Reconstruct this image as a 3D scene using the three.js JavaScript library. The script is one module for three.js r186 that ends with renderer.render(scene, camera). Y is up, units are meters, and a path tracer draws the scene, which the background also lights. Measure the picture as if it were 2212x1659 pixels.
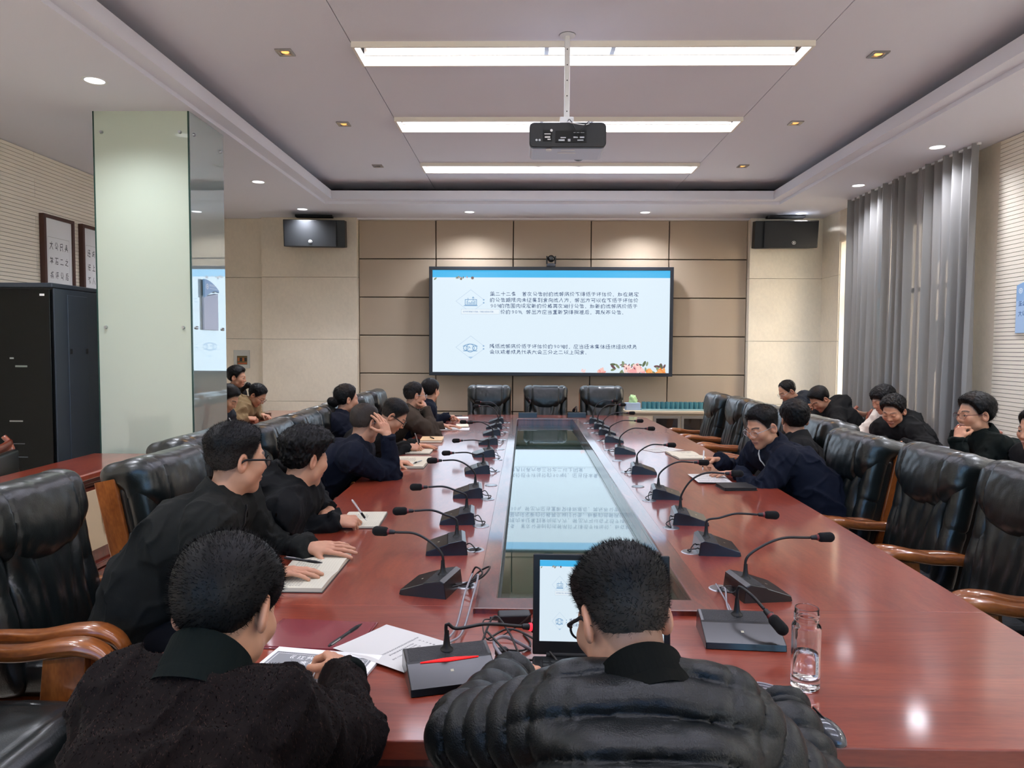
import * as THREE from 'three';
import { RoundedBoxGeometry } from 'three/addons/geometries/RoundedBoxGeometry.js';
import { mergeGeometries } from 'three/addons/utils/BufferGeometryUtils.js';
import { Sky } from 'three/addons/objects/Sky.js';
import { RectAreaLightUniformsLib } from 'three/addons/lights/RectAreaLightUniformsLib.js';

// ---------------------------------------------------------------- camera, sky, sun, exposure
const scene = new THREE.Scene();
const V = (x, y, z) => new THREE.Vector3(x, y, z);
const camera = new THREE.PerspectiveCamera(2 * Math.atan(829.5 / 1560) * 180 / Math.PI, 2212 / 1659, 0.05, 200);
camera.position.set(0, 1.6, 0);
camera.rotation.set(-Math.atan(79.5 / 1560), Math.atan(29 / 1560), 0.29 * Math.PI / 180, 'YXZ');
RectAreaLightUniformsLib.init();
const SUN = V(-0.72, 0.55, -0.32).normalize();
const sky = new Sky();
sky.scale.setScalar(500);
sky.material.uniforms.turbidity.value = 4;
sky.material.uniforms.rayleigh.value = 1.2;
sky.material.uniforms.sunPosition.value.copy(SUN);
scene.add(sky);
const sun = new THREE.DirectionalLight(0xfff0dc, 42);
sun.position.copy(SUN).multiplyScalar(30).add(V(4, 1.5, -8));
sun.target.position.set(4, 1.5, -8);
sun.castShadow = true;
sun.shadow.mapSize.set(2048, 2048);

Object.assign(sun.shadow.camera, { left: -30, right: 30, top: 30, bottom: -30, near: 1, far: 80 });
scene.add(sun, sun.target);
const EXPOSURE = 1.0, SLOT_NITS = 10.5, DOWN_CD = 15, SPOT_CD = 5, SCREEN_NITS = 0.8;
const renderer = new THREE.WebGLRenderer({ antialias: true });
renderer.toneMapping = THREE.LinearToneMapping;
renderer.toneMappingExposure = EXPOSURE;
renderer.shadowMap.enabled = true;

// ---------------------------------------------------------------- helpers
const PI = Math.PI, R = (d) => d * PI / 180;
const clamp = (x, a = 0, b = 1) => Math.min(b, Math.max(a, x)), mixn = (a, b, t) => a + (b - a) * t;
const sstep = (a, b, x) => { const t = clamp((x - a) / (b - a)); return t * t * (3 - 2 * t); };
function rngOf(s) { return () => { s = (s + 0x6d2b79f5) | 0; let t = Math.imul(s ^ (s >>> 15), 1 | s); t = (t + Math.imul(t ^ (t >>> 7), 61 | t)) ^ t; return ((t ^ (t >>> 14)) >>> 0) / 4294967296; }; }
const HT = new Float32Array(4096); { const r = rngOf(77); for (let i = 0; i < 4096; i++) HT[i] = r() * 2 - 1; }
const hsh = (x, y, z) => HT[(Math.imul(x, 374761393) + Math.imul(y, 668265263) + Math.imul(z, 2147483647 - 1640531527) >>> 7) & 4095];
function noise(x, y, z) {
  const ix = Math.floor(x), iy = Math.floor(y), iz = Math.floor(z); let fx = x - ix, fy = y - iy, fz = z - iz;
  fx = fx * fx * (3 - 2 * fx); fy = fy * fy * (3 - 2 * fy); fz = fz * fz * (3 - 2 * fz);
  const l = (a, b, t) => a + (b - a) * t;
  return l(l(l(hsh(ix, iy, iz), hsh(ix + 1, iy, iz), fx), l(hsh(ix, iy + 1, iz), hsh(ix + 1, iy + 1, iz), fx), fy),
    l(l(hsh(ix, iy, iz + 1), hsh(ix + 1, iy, iz + 1), fx), l(hsh(ix, iy + 1, iz + 1), hsh(ix + 1, iy + 1, iz + 1), fx), fy), fz);
}
const used = new Map();
function numbered(n) { const k = used.get(n) || 0; used.set(n, k + 1); return k ? n + '_' + String(k).padStart(3, '0') : n; }
function sh(m) { m.castShadow = true; m.receiveShadow = true; return m; }
function part(name, geo, mat, parent) { const m = sh(new THREE.Mesh(geo, mat)); m.name = parent ? name : numbered(name); (parent || scene).add(m); return m; }
function thing(name, label, category, pos = [0, 0, 0], turn = 0, group) {
  const o = new THREE.Group(); o.name = numbered(name); o.position.set(...pos); o.rotation.y = turn;
  o.userData = { label, category }; if (group) o.userData.group = group; scene.add(o); return o;
}
function solo(name, label, category, geo, mat, pos = [0, 0, 0], turn = 0, group) {
  const o = part(name, geo, mat); o.position.set(...pos); o.rotation.y = turn; o.userData = { label, category }; if (group) o.userData.group = group; return o;
}
function copyOf(o, label, pos, turn, group) {
  const c = o.clone(); c.name = numbered(o.name.replace(/_\d{3}$/, '')); c.userData = { ...o.userData, label }; if (group) c.userData.group = group;
  c.position.set(...pos); c.rotation.y = turn; scene.add(c); return c;
}
function struct(name, geo, mat) { const o = geo ? part(name, geo, mat) : new THREE.Group(); if (!geo) { o.name = numbered(name); scene.add(o); } o.userData = { kind: 'structure' }; return o; }
// box-projected uv in metres
function boxUV(g) {
  if (g.index) g = g.toNonIndexed();
  const p = g.attributes.position, uv = new Float32Array(p.count * 2), a = V(), b = V(), c = V();
  for (let i = 0; i < p.count; i += 3) {
    a.fromBufferAttribute(p, i); b.fromBufferAttribute(p, i + 1).sub(a); c.fromBufferAttribute(p, i + 2).sub(a); b.cross(c);
    const x = Math.abs(b.x), y = Math.abs(b.y), z = Math.abs(b.z);
    for (let k = 0; k < 3; k++) { const X = p.getX(i + k), Y = p.getY(i + k), Z = p.getZ(i + k), j = (i + k) * 2;
      if (y >= x && y >= z) { uv[j] = X; uv[j + 1] = Z; } else if (x >= z) { uv[j] = Z; uv[j + 1] = Y; } else { uv[j] = X; uv[j + 1] = Y; } }
  }
  g.setAttribute('uv', new THREE.BufferAttribute(uv, 2)); return g;
}
const box = (w, h, d, x = 0, y = 0, z = 0) => boxUV(new THREE.BoxGeometry(w, h, d)).translate(x, y, z);
const rbox = (w, h, d, r = 0.01, x = 0, y = 0, z = 0, s = 2) => boxUV(new RoundedBoxGeometry(w, h, d, s, Math.min(r, w / 2.01, h / 2.01, d / 2.01))).translate(x, y, z);
const cyl = (r1, r2, h, x = 0, y = 0, z = 0, n = 20) => new THREE.CylinderGeometry(r1, r2, h, n).toNonIndexed().translate(x, y, z);
const lathe = (pts, n = 24, a = 0, l = 2 * PI) => new THREE.LatheGeometry(pts.map((p) => new THREE.Vector2(p[0], p[1])), n, a, l).toNonIndexed();
const curve = (pts) => new THREE.CatmullRomCurve3(pts.map((p) => V(...p)), false, 'centripetal');
const tube = (pts, r, n = 24, k = 6) => new THREE.TubeGeometry(curve(pts), n, r, k).toNonIndexed();
const ball = (r, x, y, z, sx = 1, sy = 1, sz = 1, n = 14) => new THREE.SphereGeometry(r, n, Math.round(n * 0.7)).toNonIndexed().scale(sx, sy, sz).translate(x, y, z);
function merge(list) { list = list.map((g) => { g = g.index ? g.toNonIndexed() : g; for (const k of Object.keys(g.attributes)) if (!['position', 'normal', 'uv'].includes(k)) g.deleteAttribute(k); return g; }); return mergeGeometries(list); }
function extr(pts, depth, bevel = 0, holes = []) { // outline in x,y; thickness along +z
  const s = new THREE.Shape(pts.map((p) => new THREE.Vector2(p[0], p[1])));
  for (const h of holes) s.holes.push(new THREE.Path(h.map((p) => new THREE.Vector2(p[0], p[1]))));
  return boxUV(new THREE.ExtrudeGeometry(s, { depth, bevelEnabled: bevel > 0, bevelSize: bevel, bevelThickness: bevel, bevelSegments: 3, curveSegments: 16 }));
}
// sweep of a rounded section along a path with radii (a across, b upright) per station
function sweep(pts, rad, n = 30, k = 12, pw = 0.7) {
  const c = curve(pts), pos = [], idx = [], uv = [], up = V(0, 1, 0);
  for (let i = 0; i <= n; i++) {
    const t = i / n, p = c.getPointAt(t), d = c.getTangentAt(t), s = V().crossVectors(d, up).normalize(), u = V().crossVectors(s, d);
    const q = t * (rad.length - 1), q0 = Math.min(rad.length - 2, Math.floor(q)), f = q - q0, a = mixn(rad[q0][0], rad[q0 + 1][0], f), b = mixn(rad[q0][1], rad[q0 + 1][1], f);
    for (let j = 0; j <= k; j++) { const w = j / k * 2 * PI, cx = Math.cos(w), sy = Math.sin(w), X = Math.sign(cx) * Math.abs(cx) ** pw * a, Y = Math.sign(sy) * Math.abs(sy) ** pw * b;
      pos.push(p.x + s.x * X + u.x * Y, p.y + s.y * X + u.y * Y, p.z + s.z * X + u.z * Y); uv.push(j / k * 0.2, t * c.getLength()); }
  }
  const m = k + 1; for (let i = 0; i < n; i++) for (let j = 0; j < k; j++) { const a = i * m + j; idx.push(a, a + 1, a + m, a + 1, a + m + 1, a + m); }
  for (const e of [0, n]) { const cp = c.getPointAt(e / n), ci = pos.length / 3; pos.push(cp.x, cp.y, cp.z); uv.push(0, 0); for (let j = 0; j < k; j++) e ? idx.push(ci, e * m + j, e * m + j + 1) : idx.push(ci, j + 1, j); }
  const g = new THREE.BufferGeometry(); g.setAttribute('position', new THREE.Float32BufferAttribute(pos, 3)); g.setAttribute('uv', new THREE.Float32BufferAttribute(uv, 2)); g.setIndex(idx); g.computeVertexNormals(); return g.toNonIndexed();
}
// naive surface nets of a signed distance function f(x, y, z)
function nets(f, lo, hi, h, col) {
  const nx = Math.ceil((hi[0] - lo[0]) / h) + 1, ny = Math.ceil((hi[1] - lo[1]) / h) + 1, nz = Math.ceil((hi[2] - lo[2]) / h) + 1, D = new Float32Array(nx * ny * nz), B = 5, far = B * h * 0.87 * 1.5 + 0.02;
  const X = (i) => lo[0] + i * h, Y = (j) => lo[1] + j * h, Z = (k) => lo[2] + k * h;
  for (let k0 = 0; k0 < nz; k0 += B) for (let j0 = 0; j0 < ny; j0 += B) for (let i0 = 0; i0 < nx; i0 += B) {
    const d0 = f(X(i0 + (B - 1) / 2), Y(j0 + (B - 1) / 2), Z(k0 + (B - 1) / 2)), skip = Math.abs(d0) > far;
    for (let k = k0; k < Math.min(k0 + B, nz); k++) for (let j = j0; j < Math.min(j0 + B, ny); j++) for (let i = i0; i < Math.min(i0 + B, nx); i++) D[(k * ny + j) * nx + i] = skip ? d0 : f(X(i), Y(j), Z(k));
  }
  const id = new Int32Array(nx * ny * nz).fill(-1), P = [], I = [], sy = nx, sz = nx * ny, off = [0, 1, sy, sy + 1, sz, sz + 1, sz + sy, sz + sy + 1];
  const E = [[0, 1], [2, 3], [4, 5], [6, 7], [0, 2], [1, 3], [4, 6], [5, 7], [0, 4], [1, 5], [2, 6], [3, 7]];
  for (let k = 0; k < nz - 1; k++) for (let j = 0; j < ny - 1; j++) for (let i = 0; i < nx - 1; i++) {
    const b = k * sz + j * sy + i; let m = 0; for (let q = 0; q < 8; q++) if (D[b + off[q]] < 0) m |= 1 << q;
    if (m === 0 || m === 255) continue;
    let x = 0, y = 0, z = 0, n = 0;
    for (const [a, c] of E) { if (((m >> a) & 1) === ((m >> c) & 1)) continue; const da = D[b + off[a]], dc = D[b + off[c]], t = da / (da - dc);
      x += (a & 1) + (((c & 1) - (a & 1)) * t); y += ((a >> 1) & 1) + ((((c >> 1) & 1) - ((a >> 1) & 1)) * t); z += (a >> 2) + (((c >> 2) - (a >> 2)) * t); n++; }
    id[b] = P.length / 3; P.push(X(i + x / n), Y(j + y / n), Z(k + z / n));
  }
  const quad = (a, b, c, d, flip) => { if (a < 0 || b < 0 || c < 0 || d < 0) return; flip ? I.push(a, c, b, a, d, c) : I.push(a, b, c, a, c, d); };
  for (let k = 1; k < nz - 1; k++) for (let j = 1; j < ny - 1; j++) for (let i = 1; i < nx - 1; i++) {
    const b = k * sz + j * sy + i, s = D[b] < 0;
    if (s !== D[b + 1] < 0) quad(id[b], id[b - sy], id[b - sy - sz], id[b - sz], s);
    if (s !== D[b + sy] < 0) quad(id[b], id[b - sz], id[b - sz - 1], id[b - 1], s);
    if (s !== D[b + sz] < 0) quad(id[b], id[b - 1], id[b - 1 - sy], id[b - sy], s);
  }
  const g = new THREE.BufferGeometry(); g.setAttribute('position', new THREE.Float32BufferAttribute(P, 3)); g.setIndex(I); g.computeVertexNormals();
  if (g.attributes.position.count && I.length) { // outward check
    const n = g.attributes.normal, i = I[0]; const e = h * 0.6, x = P[i * 3], y = P[i * 3 + 1], z = P[i * 3 + 2];
    if (f(x + n.getX(i) * e, y + n.getY(i) * e, z + n.getZ(i) * e) < f(x - n.getX(i) * e, y - n.getY(i) * e, z - n.getZ(i) * e)) { for (let q = 0; q < I.length; q += 3) { const t = I[q + 1]; I[q + 1] = I[q + 2]; I[q + 2] = t; } g.setIndex(I); g.computeVertexNormals(); }
  }
  if (col) { const C = new Float32Array(P.length), o = [0, 0, 0]; for (let i = 0; i < P.length; i += 3) { col(P[i], P[i + 1], P[i + 2], o); C[i] = o[0]; C[i + 1] = o[1]; C[i + 2] = o[2]; } g.setAttribute('color', new THREE.BufferAttribute(C, 3)); }
  return g;
}
// uv in metres for a smooth indexed mesh: every triangle on its main axis, vertices split where charts meet
function chart(g) {
  const p = g.attributes.position, n = g.attributes.normal, I = g.index.array, key = new Map(), P = [], N = [], U = [], J = [];
  for (let t = 0; t < I.length; t += 3) {
    let x = 0, y = 0, z = 0; for (let k = 0; k < 3; k++) { x += n.getX(I[t + k]); y += n.getY(I[t + k]); z += n.getZ(I[t + k]); }
    x = Math.abs(x); y = Math.abs(y); z = Math.abs(z); const ax = y >= x && y >= z ? 1 : x >= z ? 0 : 2;
    for (let k = 0; k < 3; k++) { const v = I[t + k], q = v * 3 + ax; let j = key.get(q);
      if (j === undefined) { j = P.length / 3; key.set(q, j); const X = p.getX(v), Y = p.getY(v), Z = p.getZ(v); P.push(X, Y, Z); N.push(n.getX(v), n.getY(v), n.getZ(v)); ax === 1 ? U.push(X, Z) : ax === 0 ? U.push(Z, Y) : U.push(X, Y); }
      J.push(j); }
  }
  const o = new THREE.BufferGeometry(); o.setAttribute('position', new THREE.Float32BufferAttribute(P, 3)); o.setAttribute('normal', new THREE.Float32BufferAttribute(N, 3)); o.setAttribute('uv', new THREE.Float32BufferAttribute(U, 2)); o.setIndex(J); return o;
}
// distance pieces
const len3 = (x, y, z) => Math.sqrt(x * x + y * y + z * z);
const smin = (a, b, k) => { const h = k - Math.abs(a - b); return Math.min(a, b) - (h > 0 ? h * h / (4 * k) : 0); };
const smax = (a, b, k) => -smin(-a, -b, k);
const sdEll = (x, y, z, a, b, c) => { const k0 = len3(x / a, y / b, z / c), k1 = len3(x / (a * a), y / (b * b), z / (c * c)); return k1 > 1e-9 ? k0 * (k0 - 1) / k1 : -Math.min(a, b, c); };
const sdRB = (x, y, z, a, b, c, r) => { x = Math.abs(x) - a + r; y = Math.abs(y) - b + r; z = Math.abs(z) - c + r; return len3(Math.max(x, 0), Math.max(y, 0), Math.max(z, 0)) + Math.min(Math.max(x, y, z), 0) - r; };
function sdCap(x, y, z, c) { // c: ax ay az bx by bz ra rb
  const bx = c[3] - c[0], by = c[4] - c[1], bz = c[5] - c[2], px = x - c[0], py = y - c[1], pz = z - c[2]; const t = clamp((px * bx + py * by + pz * bz) / (bx * bx + by * by + bz * bz + 1e-9));
  return len3(px - bx * t, py - by * t, pz - bz * t) - (c[6] + (c[7] - c[6]) * t);
}
const capOf = (a, b, ra, rb = ra) => [a.x, a.y, a.z, b.x, b.y, b.z, ra, rb];
function field(caps, k) { return (x, y, z) => { let d = 1e3; for (let i = 0; i < caps.length; i++) d = smin(d, sdCap(x, y, z, caps[i]), k); return d; }; }

// ---------------------------------------------------------------- textures and materials
function tex(w, h, fn, { srgb = false, rep = [1, 1] } = {}) {
  const d = new Uint8Array(w * h * 4), o = [0, 0, 0];
  for (let y = 0; y < h; y++) for (let x = 0; x < w; x++) { fn(x / w, y / h, o, x, y); const i = (y * w + x) * 4; d[i] = clamp(o[0]) * 255; d[i + 1] = clamp(o[1]) * 255; d[i + 2] = clamp(o[2]) * 255; d[i + 3] = 255; }
  const t = new THREE.DataTexture(d, w, h); t.wrapS = t.wrapT = THREE.RepeatWrapping; t.magFilter = THREE.LinearFilter; t.minFilter = THREE.LinearMipmapLinearFilter; t.generateMipmaps = true;
  if (srgb) t.colorSpace = THREE.SRGBColorSpace; t.repeat.set(...rep); t.needsUpdate = true; return t;
}
// noise that repeats over the unit square, by walking a torus-like lattice
function tile(u, v, fu, fv, s = 0) {
  const x = u * fu, y = v * fv, ix = Math.floor(x), iy = Math.floor(y); let fx = x - ix, fy = y - iy; fx = fx * fx * (3 - 2 * fx); fy = fy * fy * (3 - 2 * fy);
  const w = (a, n) => ((a % n) + n) % n, g = (a, b) => hsh(w(a, fu), w(b, fv), s);
  return mixn(mixn(g(ix, iy), g(ix + 1, iy), fx), mixn(g(ix, iy + 1), g(ix + 1, iy + 1), fx), fy);
}
function woodTex(c1, c2, s, along = 'u') {
  const a = new THREE.Color(c1), b = new THREE.Color(c2); a.convertLinearToSRGB(); b.convertLinearToSRGB();
  return tex(512, 512, (u, v, o) => { if (along === 'v') { const t = u; u = v; v = t; }
    const w = v + 0.03 * tile(u, v, 3, 4, s); let g = 0.5 + 0.3 * tile(u, w, 4, 24, s + 1) + 0.25 * tile(u, w, 10, 96, s + 2) + 0.2 * tile(u, v, 60, 256, s + 3) + 0.3 * tile(u, v, 2, 3, s + 4); g = clamp(g);
    o[0] = mixn(a.r, b.r, g); o[1] = mixn(a.g, b.g, g); o[2] = mixn(a.b, b.b, g); }, { srgb: true, rep: [0.8, 1.2] });
}
const grainBump = (f, s, rep) => tex(256, 256, (u, v, o) => { const n = 0.5 + 0.28 * tile(u, v, f, f, s) + 0.22 * tile(u, v, f * 2, f * 2, s + 1) + 0.12 * tile(u, v, 6, 6, s + 2); o[0] = o[1] = o[2] = n; }, { rep: [rep, rep] });
const M = {};
const std = (o) => new THREE.MeshStandardMaterial(o), phy = (o) => new THREE.MeshPhysicalMaterial(o);
const leatherBump = grainBump(64, 11, 5), paintBump = grainBump(90, 15, 2), clothBump = tex(256, 256, (u, v, o) => { const a = Math.sin(u * 2 * PI * 64), b = Math.sin(v * 2 * PI * 64); o[0] = o[1] = o[2] = 0.5 + 0.2 * a * b + 0.2 * tile(u, v, 32, 32, 4) + 0.15 * tile(u, v, 8, 8, 5); }, { rep: [7, 7] });
M.paint = std({ color: 0xe6e6ee, roughness: 0.85, bumpMap: paintBump, bumpScale: 0.0004 });
M.trim = std({ color: 0xeceaec, roughness: 0.6 });
M.stone = std({ color: 0xebe0cf, roughness: 0.55, map: tex(512, 512, (u, v, o) => { const n = 0.95 + 0.02 * tile(u, v, 5, 5, 2) + 0.012 * tile(u, v, 60, 40, 3) + 0.01 * tile(u, v, 200, 200, 4); o[0] = n; o[1] = n * 0.985; o[2] = n * 0.96; }, { srgb: true, rep: [0.7, 0.7] }), bumpMap: paintBump, bumpScale: 0.0006 });
M.stoneLit = M.stone.clone(); M.stoneLit.color.set(0xfaf4e6);  // same stone, with the daylight on the right bay put into a lighter colour
M.panel = std({ color: 0xb3a18c, roughness: 0.8, bumpMap: clothBump, bumpScale: 0.0003 });
M.slat = std({ color: 0xf5ecda, roughness: 0.6 });
M.groove = std({ color: 0x4a4036, roughness: 0.9 });
M.floor = std({ color: 0xcdc4b4, roughness: 0.3, map: tex(256, 256, (u, v, o) => { const n = 0.85 + 0.08 * tile(u, v, 12, 12, 9) + 0.05 * tile(u, v, 90, 90, 8); o[0] = o[1] = o[2] = n; }, { srgb: true }) });
M.table = phy({ color: 0xffffff, map: woodTex(0x782a1b, 0x974029, 21, 'v'), roughness: 0.34, clearcoat: 1, clearcoatRoughness: 0.1 });
M.tableX = phy({ color: 0xffffff, map: woodTex(0x782a1b, 0x974029, 27, 'u'), roughness: 0.34, clearcoat: 1, clearcoatRoughness: 0.1 });
M.tableTrim = phy({ color: 0xffffff, map: woodTex(0x4a1710, 0x7c3220, 31, 'v'), roughness: 0.3, clearcoat: 1, clearcoatRoughness: 0.06 });
M.tableDark = phy({ color: 0xffffff, map: woodTex(0x35120c, 0x55221a, 33, 'u'), roughness: 0.35, clearcoat: 0.6, clearcoatRoughness: 0.15 });
M.armWood = phy({ color: 0xffffff, map: woodTex(0x6b3514, 0xa8622c, 41, 'v'), roughness: 0.3, clearcoat: 1, clearcoatRoughness: 0.1 });
M.redWood = phy({ color: 0xffffff, map: woodTex(0x5c2213, 0x8e4427, 43, 'v'), roughness: 0.3, clearcoat: 1, clearcoatRoughness: 0.1 });
M.leather = phy({ color: 0x0d1413, roughness: 0.36, bumpMap: leatherBump, bumpScale: 0.0005, clearcoat: 0.55, clearcoatRoughness: 0.26 });
M.plastic = std({ color: 0x121314, roughness: 0.45 });
M.gloss = phy({ color: 0x0c0d0e, roughness: 0.32, clearcoat: 0.45, clearcoatRoughness: 0.15 });
M.dark = std({ color: 0x0b0b0c, roughness: 0.7 });
M.steel = std({ color: 0xb9bcc0, roughness: 0.28, metalness: 1 });
M.white = std({ color: 0xe8e8e6, roughness: 0.4 });
M.foam = std({ color: 0x0b0b0b, roughness: 1, bumpMap: grainBump(120, 51, 12), bumpScale: 0.001 });
M.glass = phy({ color: 0xffffff, transmission: 1, thickness: 0, roughness: 0.02, ior: 1.5 });
M.paper = std({ color: 0xdedddb, roughness: 0.8 });
M.cream = std({ color: 0xf1ead2, roughness: 0.85 });
M.gold = std({ color: 0xb08d3c, roughness: 0.35, metalness: 0.9 });
M.red = phy({ color: 0x7a1212, roughness: 0.4, transmission: 0 });
// ---------------------------------------------------------------- room
const XL = -4.6, XR = 4.1, ZF = -10.15, ZB = 2.4, HS = 3.4, HC = 3.65, TY = 0.76;
struct('floor', box(XR - XL + 0.6, 0.2, ZB - ZF + 0.9, (XL + XR) / 2, -0.1, (ZB + ZF) / 2), M.floor);
{ // left wall: timber slats over a dark backing
  const w = struct('wall_left', box(0.2, HS + 0.6, ZB - ZF + 0.6, XL - 0.112, HS / 2 + 0.2, (ZB + ZF) / 2), M.groove);
  const zc = -6.75, gA = box(0.014, 0.0308, zc - ZF - 0.003), gB = box(0.014, 0.0308, ZB - zc - 0.003), gC = box(0.014, 0.0308, ZB - ZF);
  for (let i = 0; i < 97; i++) { const y = 0.02 + i * 0.035;
    if (Math.floor(i / 5) % 2) { part('slat', gA, M.slat, w).position.set(XL - 0.005, y, (ZF + zc) / 2); part('slat', gB, M.slat, w).position.set(XL - 0.005, y, (ZB + zc) / 2); }
    else part('slat', gC, M.slat, w).position.set(XL - 0.005, y, (ZB + ZF) / 2); }
}
const WZ0 = -9.6, WZ1 = -6.85, WY0 = 0.85, WY1 = 3.0;
{ // right wall with a window behind the curtains
  const X = XR + 0.112, L = (z0, z1, y0, y1, m) => box(0.2, y1 - y0, z1 - z0, X, (y0 + y1) / 2, (z0 + z1) / 2);
  const w = struct('wall_right', merge([L(WZ1, ZB + 0.3, -0.1, HS + 0.4), L(ZF - 0.3, WZ0, -0.1, HS + 0.4), L(WZ0, WZ1, -0.1, WY0), L(WZ0, WZ1, WY1, HS + 0.4)]), M.groove);
  const g = box(0.014, 0.0308, ZB + 6.42); for (let i = 0; i < 97; i++) part('slat', g, M.slat, w).position.set(XR + 0.005, 0.02 + i * 0.035, (ZB - 6.42) / 2);
  part('plaster', box(0.014, HS, -6.42 - WZ1, XR + 0.005, HS / 2, (-6.42 + WZ1) / 2), M.stone, w);
  for (const [y0, y1] of [[0, 0.82], [0.823, 1.697], [1.7, 2.567], [2.57, HS]]) part('stone_panel', rbox(0.016, y1 - y0, WZ0 - ZF, 0.002, XR + 0.004, (y0 + y1) / 2, (WZ0 + ZF) / 2), M.stoneLit, w);
  part('stone_panel', box(0.016, WY0, WZ1 - WZ0, XR + 0.004, WY0 / 2, (WZ0 + WZ1) / 2), M.stone, w); part('stone_panel', box(0.016, HS - WY1, WZ1 - WZ0, XR + 0.004, (HS + WY1) / 2, (WZ0 + WZ1) / 2), M.stone, w);
  const win = struct('window_1'), fr = std({ color: 0xd9d9d6, roughness: 0.4 }), zs = [WZ0, (WZ0 * 2 + WZ1) / 3, (WZ0 + WZ1 * 2) / 3, WZ1];
  const rv = std({ color: 0xefe8da, roughness: 0.8 }); for (const z of [WZ0 + 0.006, WZ1 - 0.006]) part('window_reveal', box(0.2, WY1 - WY0, 0.012, XR + 0.112, (WY0 + WY1) / 2, z), rv, win); for (const y of [WY0 + 0.006, WY1 - 0.006]) part('window_reveal', box(0.2, 0.012, WZ1 - WZ0, XR + 0.112, y, (WZ0 + WZ1) / 2), rv, win);
  for (const z of zs) part('window_frame', box(0.05, WY1 - WY0, 0.05, XR + 0.19, (WY0 + WY1) / 2, z), fr, win);
  for (const y of [WY0, 2.25, WY1]) part('window_frame', box(0.05, 0.05, WZ1 - WZ0, XR + 0.19, y, (WZ0 + WZ1) / 2), fr, win);
  for (let i = 0; i < 3; i++) part('pane', box(0.006, WY1 - WY0 - 0.05, (WZ1 - WZ0) / 3 - 0.05, XR + 0.19, (WY0 + WY1) / 2, (zs[i] + zs[i + 1]) / 2), M.glass, win);
}
{ // wall behind the camera, with an unseen wide window added for fill light
  const L = (x0, x1, y0, y1) => box(x1 - x0, y1 - y0, 0.2, (x0 + x1) / 2, (y0 + y1) / 2, ZB + 0.1), x0 = -3.9, x1 = 3.4, y0 = 0.8, y1 = 3.1;
  struct('wall_back', merge([L(XL - 0.3, XR + 0.3, -0.1, y0), L(XL - 0.3, XR + 0.3, y1, HS + 0.4), L(XL - 0.3, x0, y0, y1), L(x1, XR + 0.3, y0, y1)]), M.stone);
  const win = struct('added_window_2'), fr = std({ color: 0xd9d9d6, roughness: 0.4 }); for (let i = 0; i < 6; i++) part('window_frame', box(0.06, y1 - y0, 0.06, x0 + (x1 - x0) * i / 5, (y0 + y1) / 2, ZB + 0.12), fr, win);
  for (const y of [y0, y1]) part('window_frame', box(x1 - x0, 0.06, 0.06, (x0 + x1) / 2, y, ZB + 0.12), fr, win); for (let i = 0; i < 5; i++) part('pane', box((x1 - x0) / 5 - 0.05, y1 - y0 - 0.05, 0.006, x0 + (x1 - x0) * (i + 0.5) / 5, (y0 + y1) / 2, ZB + 0.12), M.glass, win);
}
{ // front wall: stone side bays, fabric panels in a shallow recess behind the screen
  const w = struct('wall_front', box(XR - XL + 0.8, HS + 0.6, 0.3, (XL + XR) / 2, HS / 2 + 0.2, ZF - 0.33), M.groove);
  const rows = [0, 0.82, 1.70, 2.57, HS];
  const bay = (x0, x1, z, d, m = M.stone) => { for (let i = 0; i < 4; i++) part('stone_panel', rbox(x1 - x0 - 0.003, rows[i + 1] - rows[i] - 0.004, d, 0.002, (x0 + x1) / 2, (rows[i] + rows[i + 1]) / 2, z - d / 2), m, w); };
  bay(XL, -3.72, ZF - 0.1, 0.1); bay(-3.72, -2.37, ZF, 0.2); bay(3.1, XR, ZF, 0.2, M.stoneLit);
  const ys = [0, 0.14, 0.68, 1.22, 1.76, 2.30, 2.84, 3.385], cw = (3.1 + 2.37) / 5;
  for (let c = 0; c < 5; c++) for (let r = 0; r < 7; r++) { const h = ys[r + 1] - ys[r] - 0.012; part('fabric_panel', rbox(cw - 0.012, h, 0.05, 0.01, -2.37 + (c + 0.5) * cw, (ys[r] + ys[r + 1]) / 2, ZF - 0.13), M.panel, w); }
  part('head_trim', box(5.47, 0.02, 0.16, 0.365, HS - 0.012, ZF - 0.1), M.trim, w);
}
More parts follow.
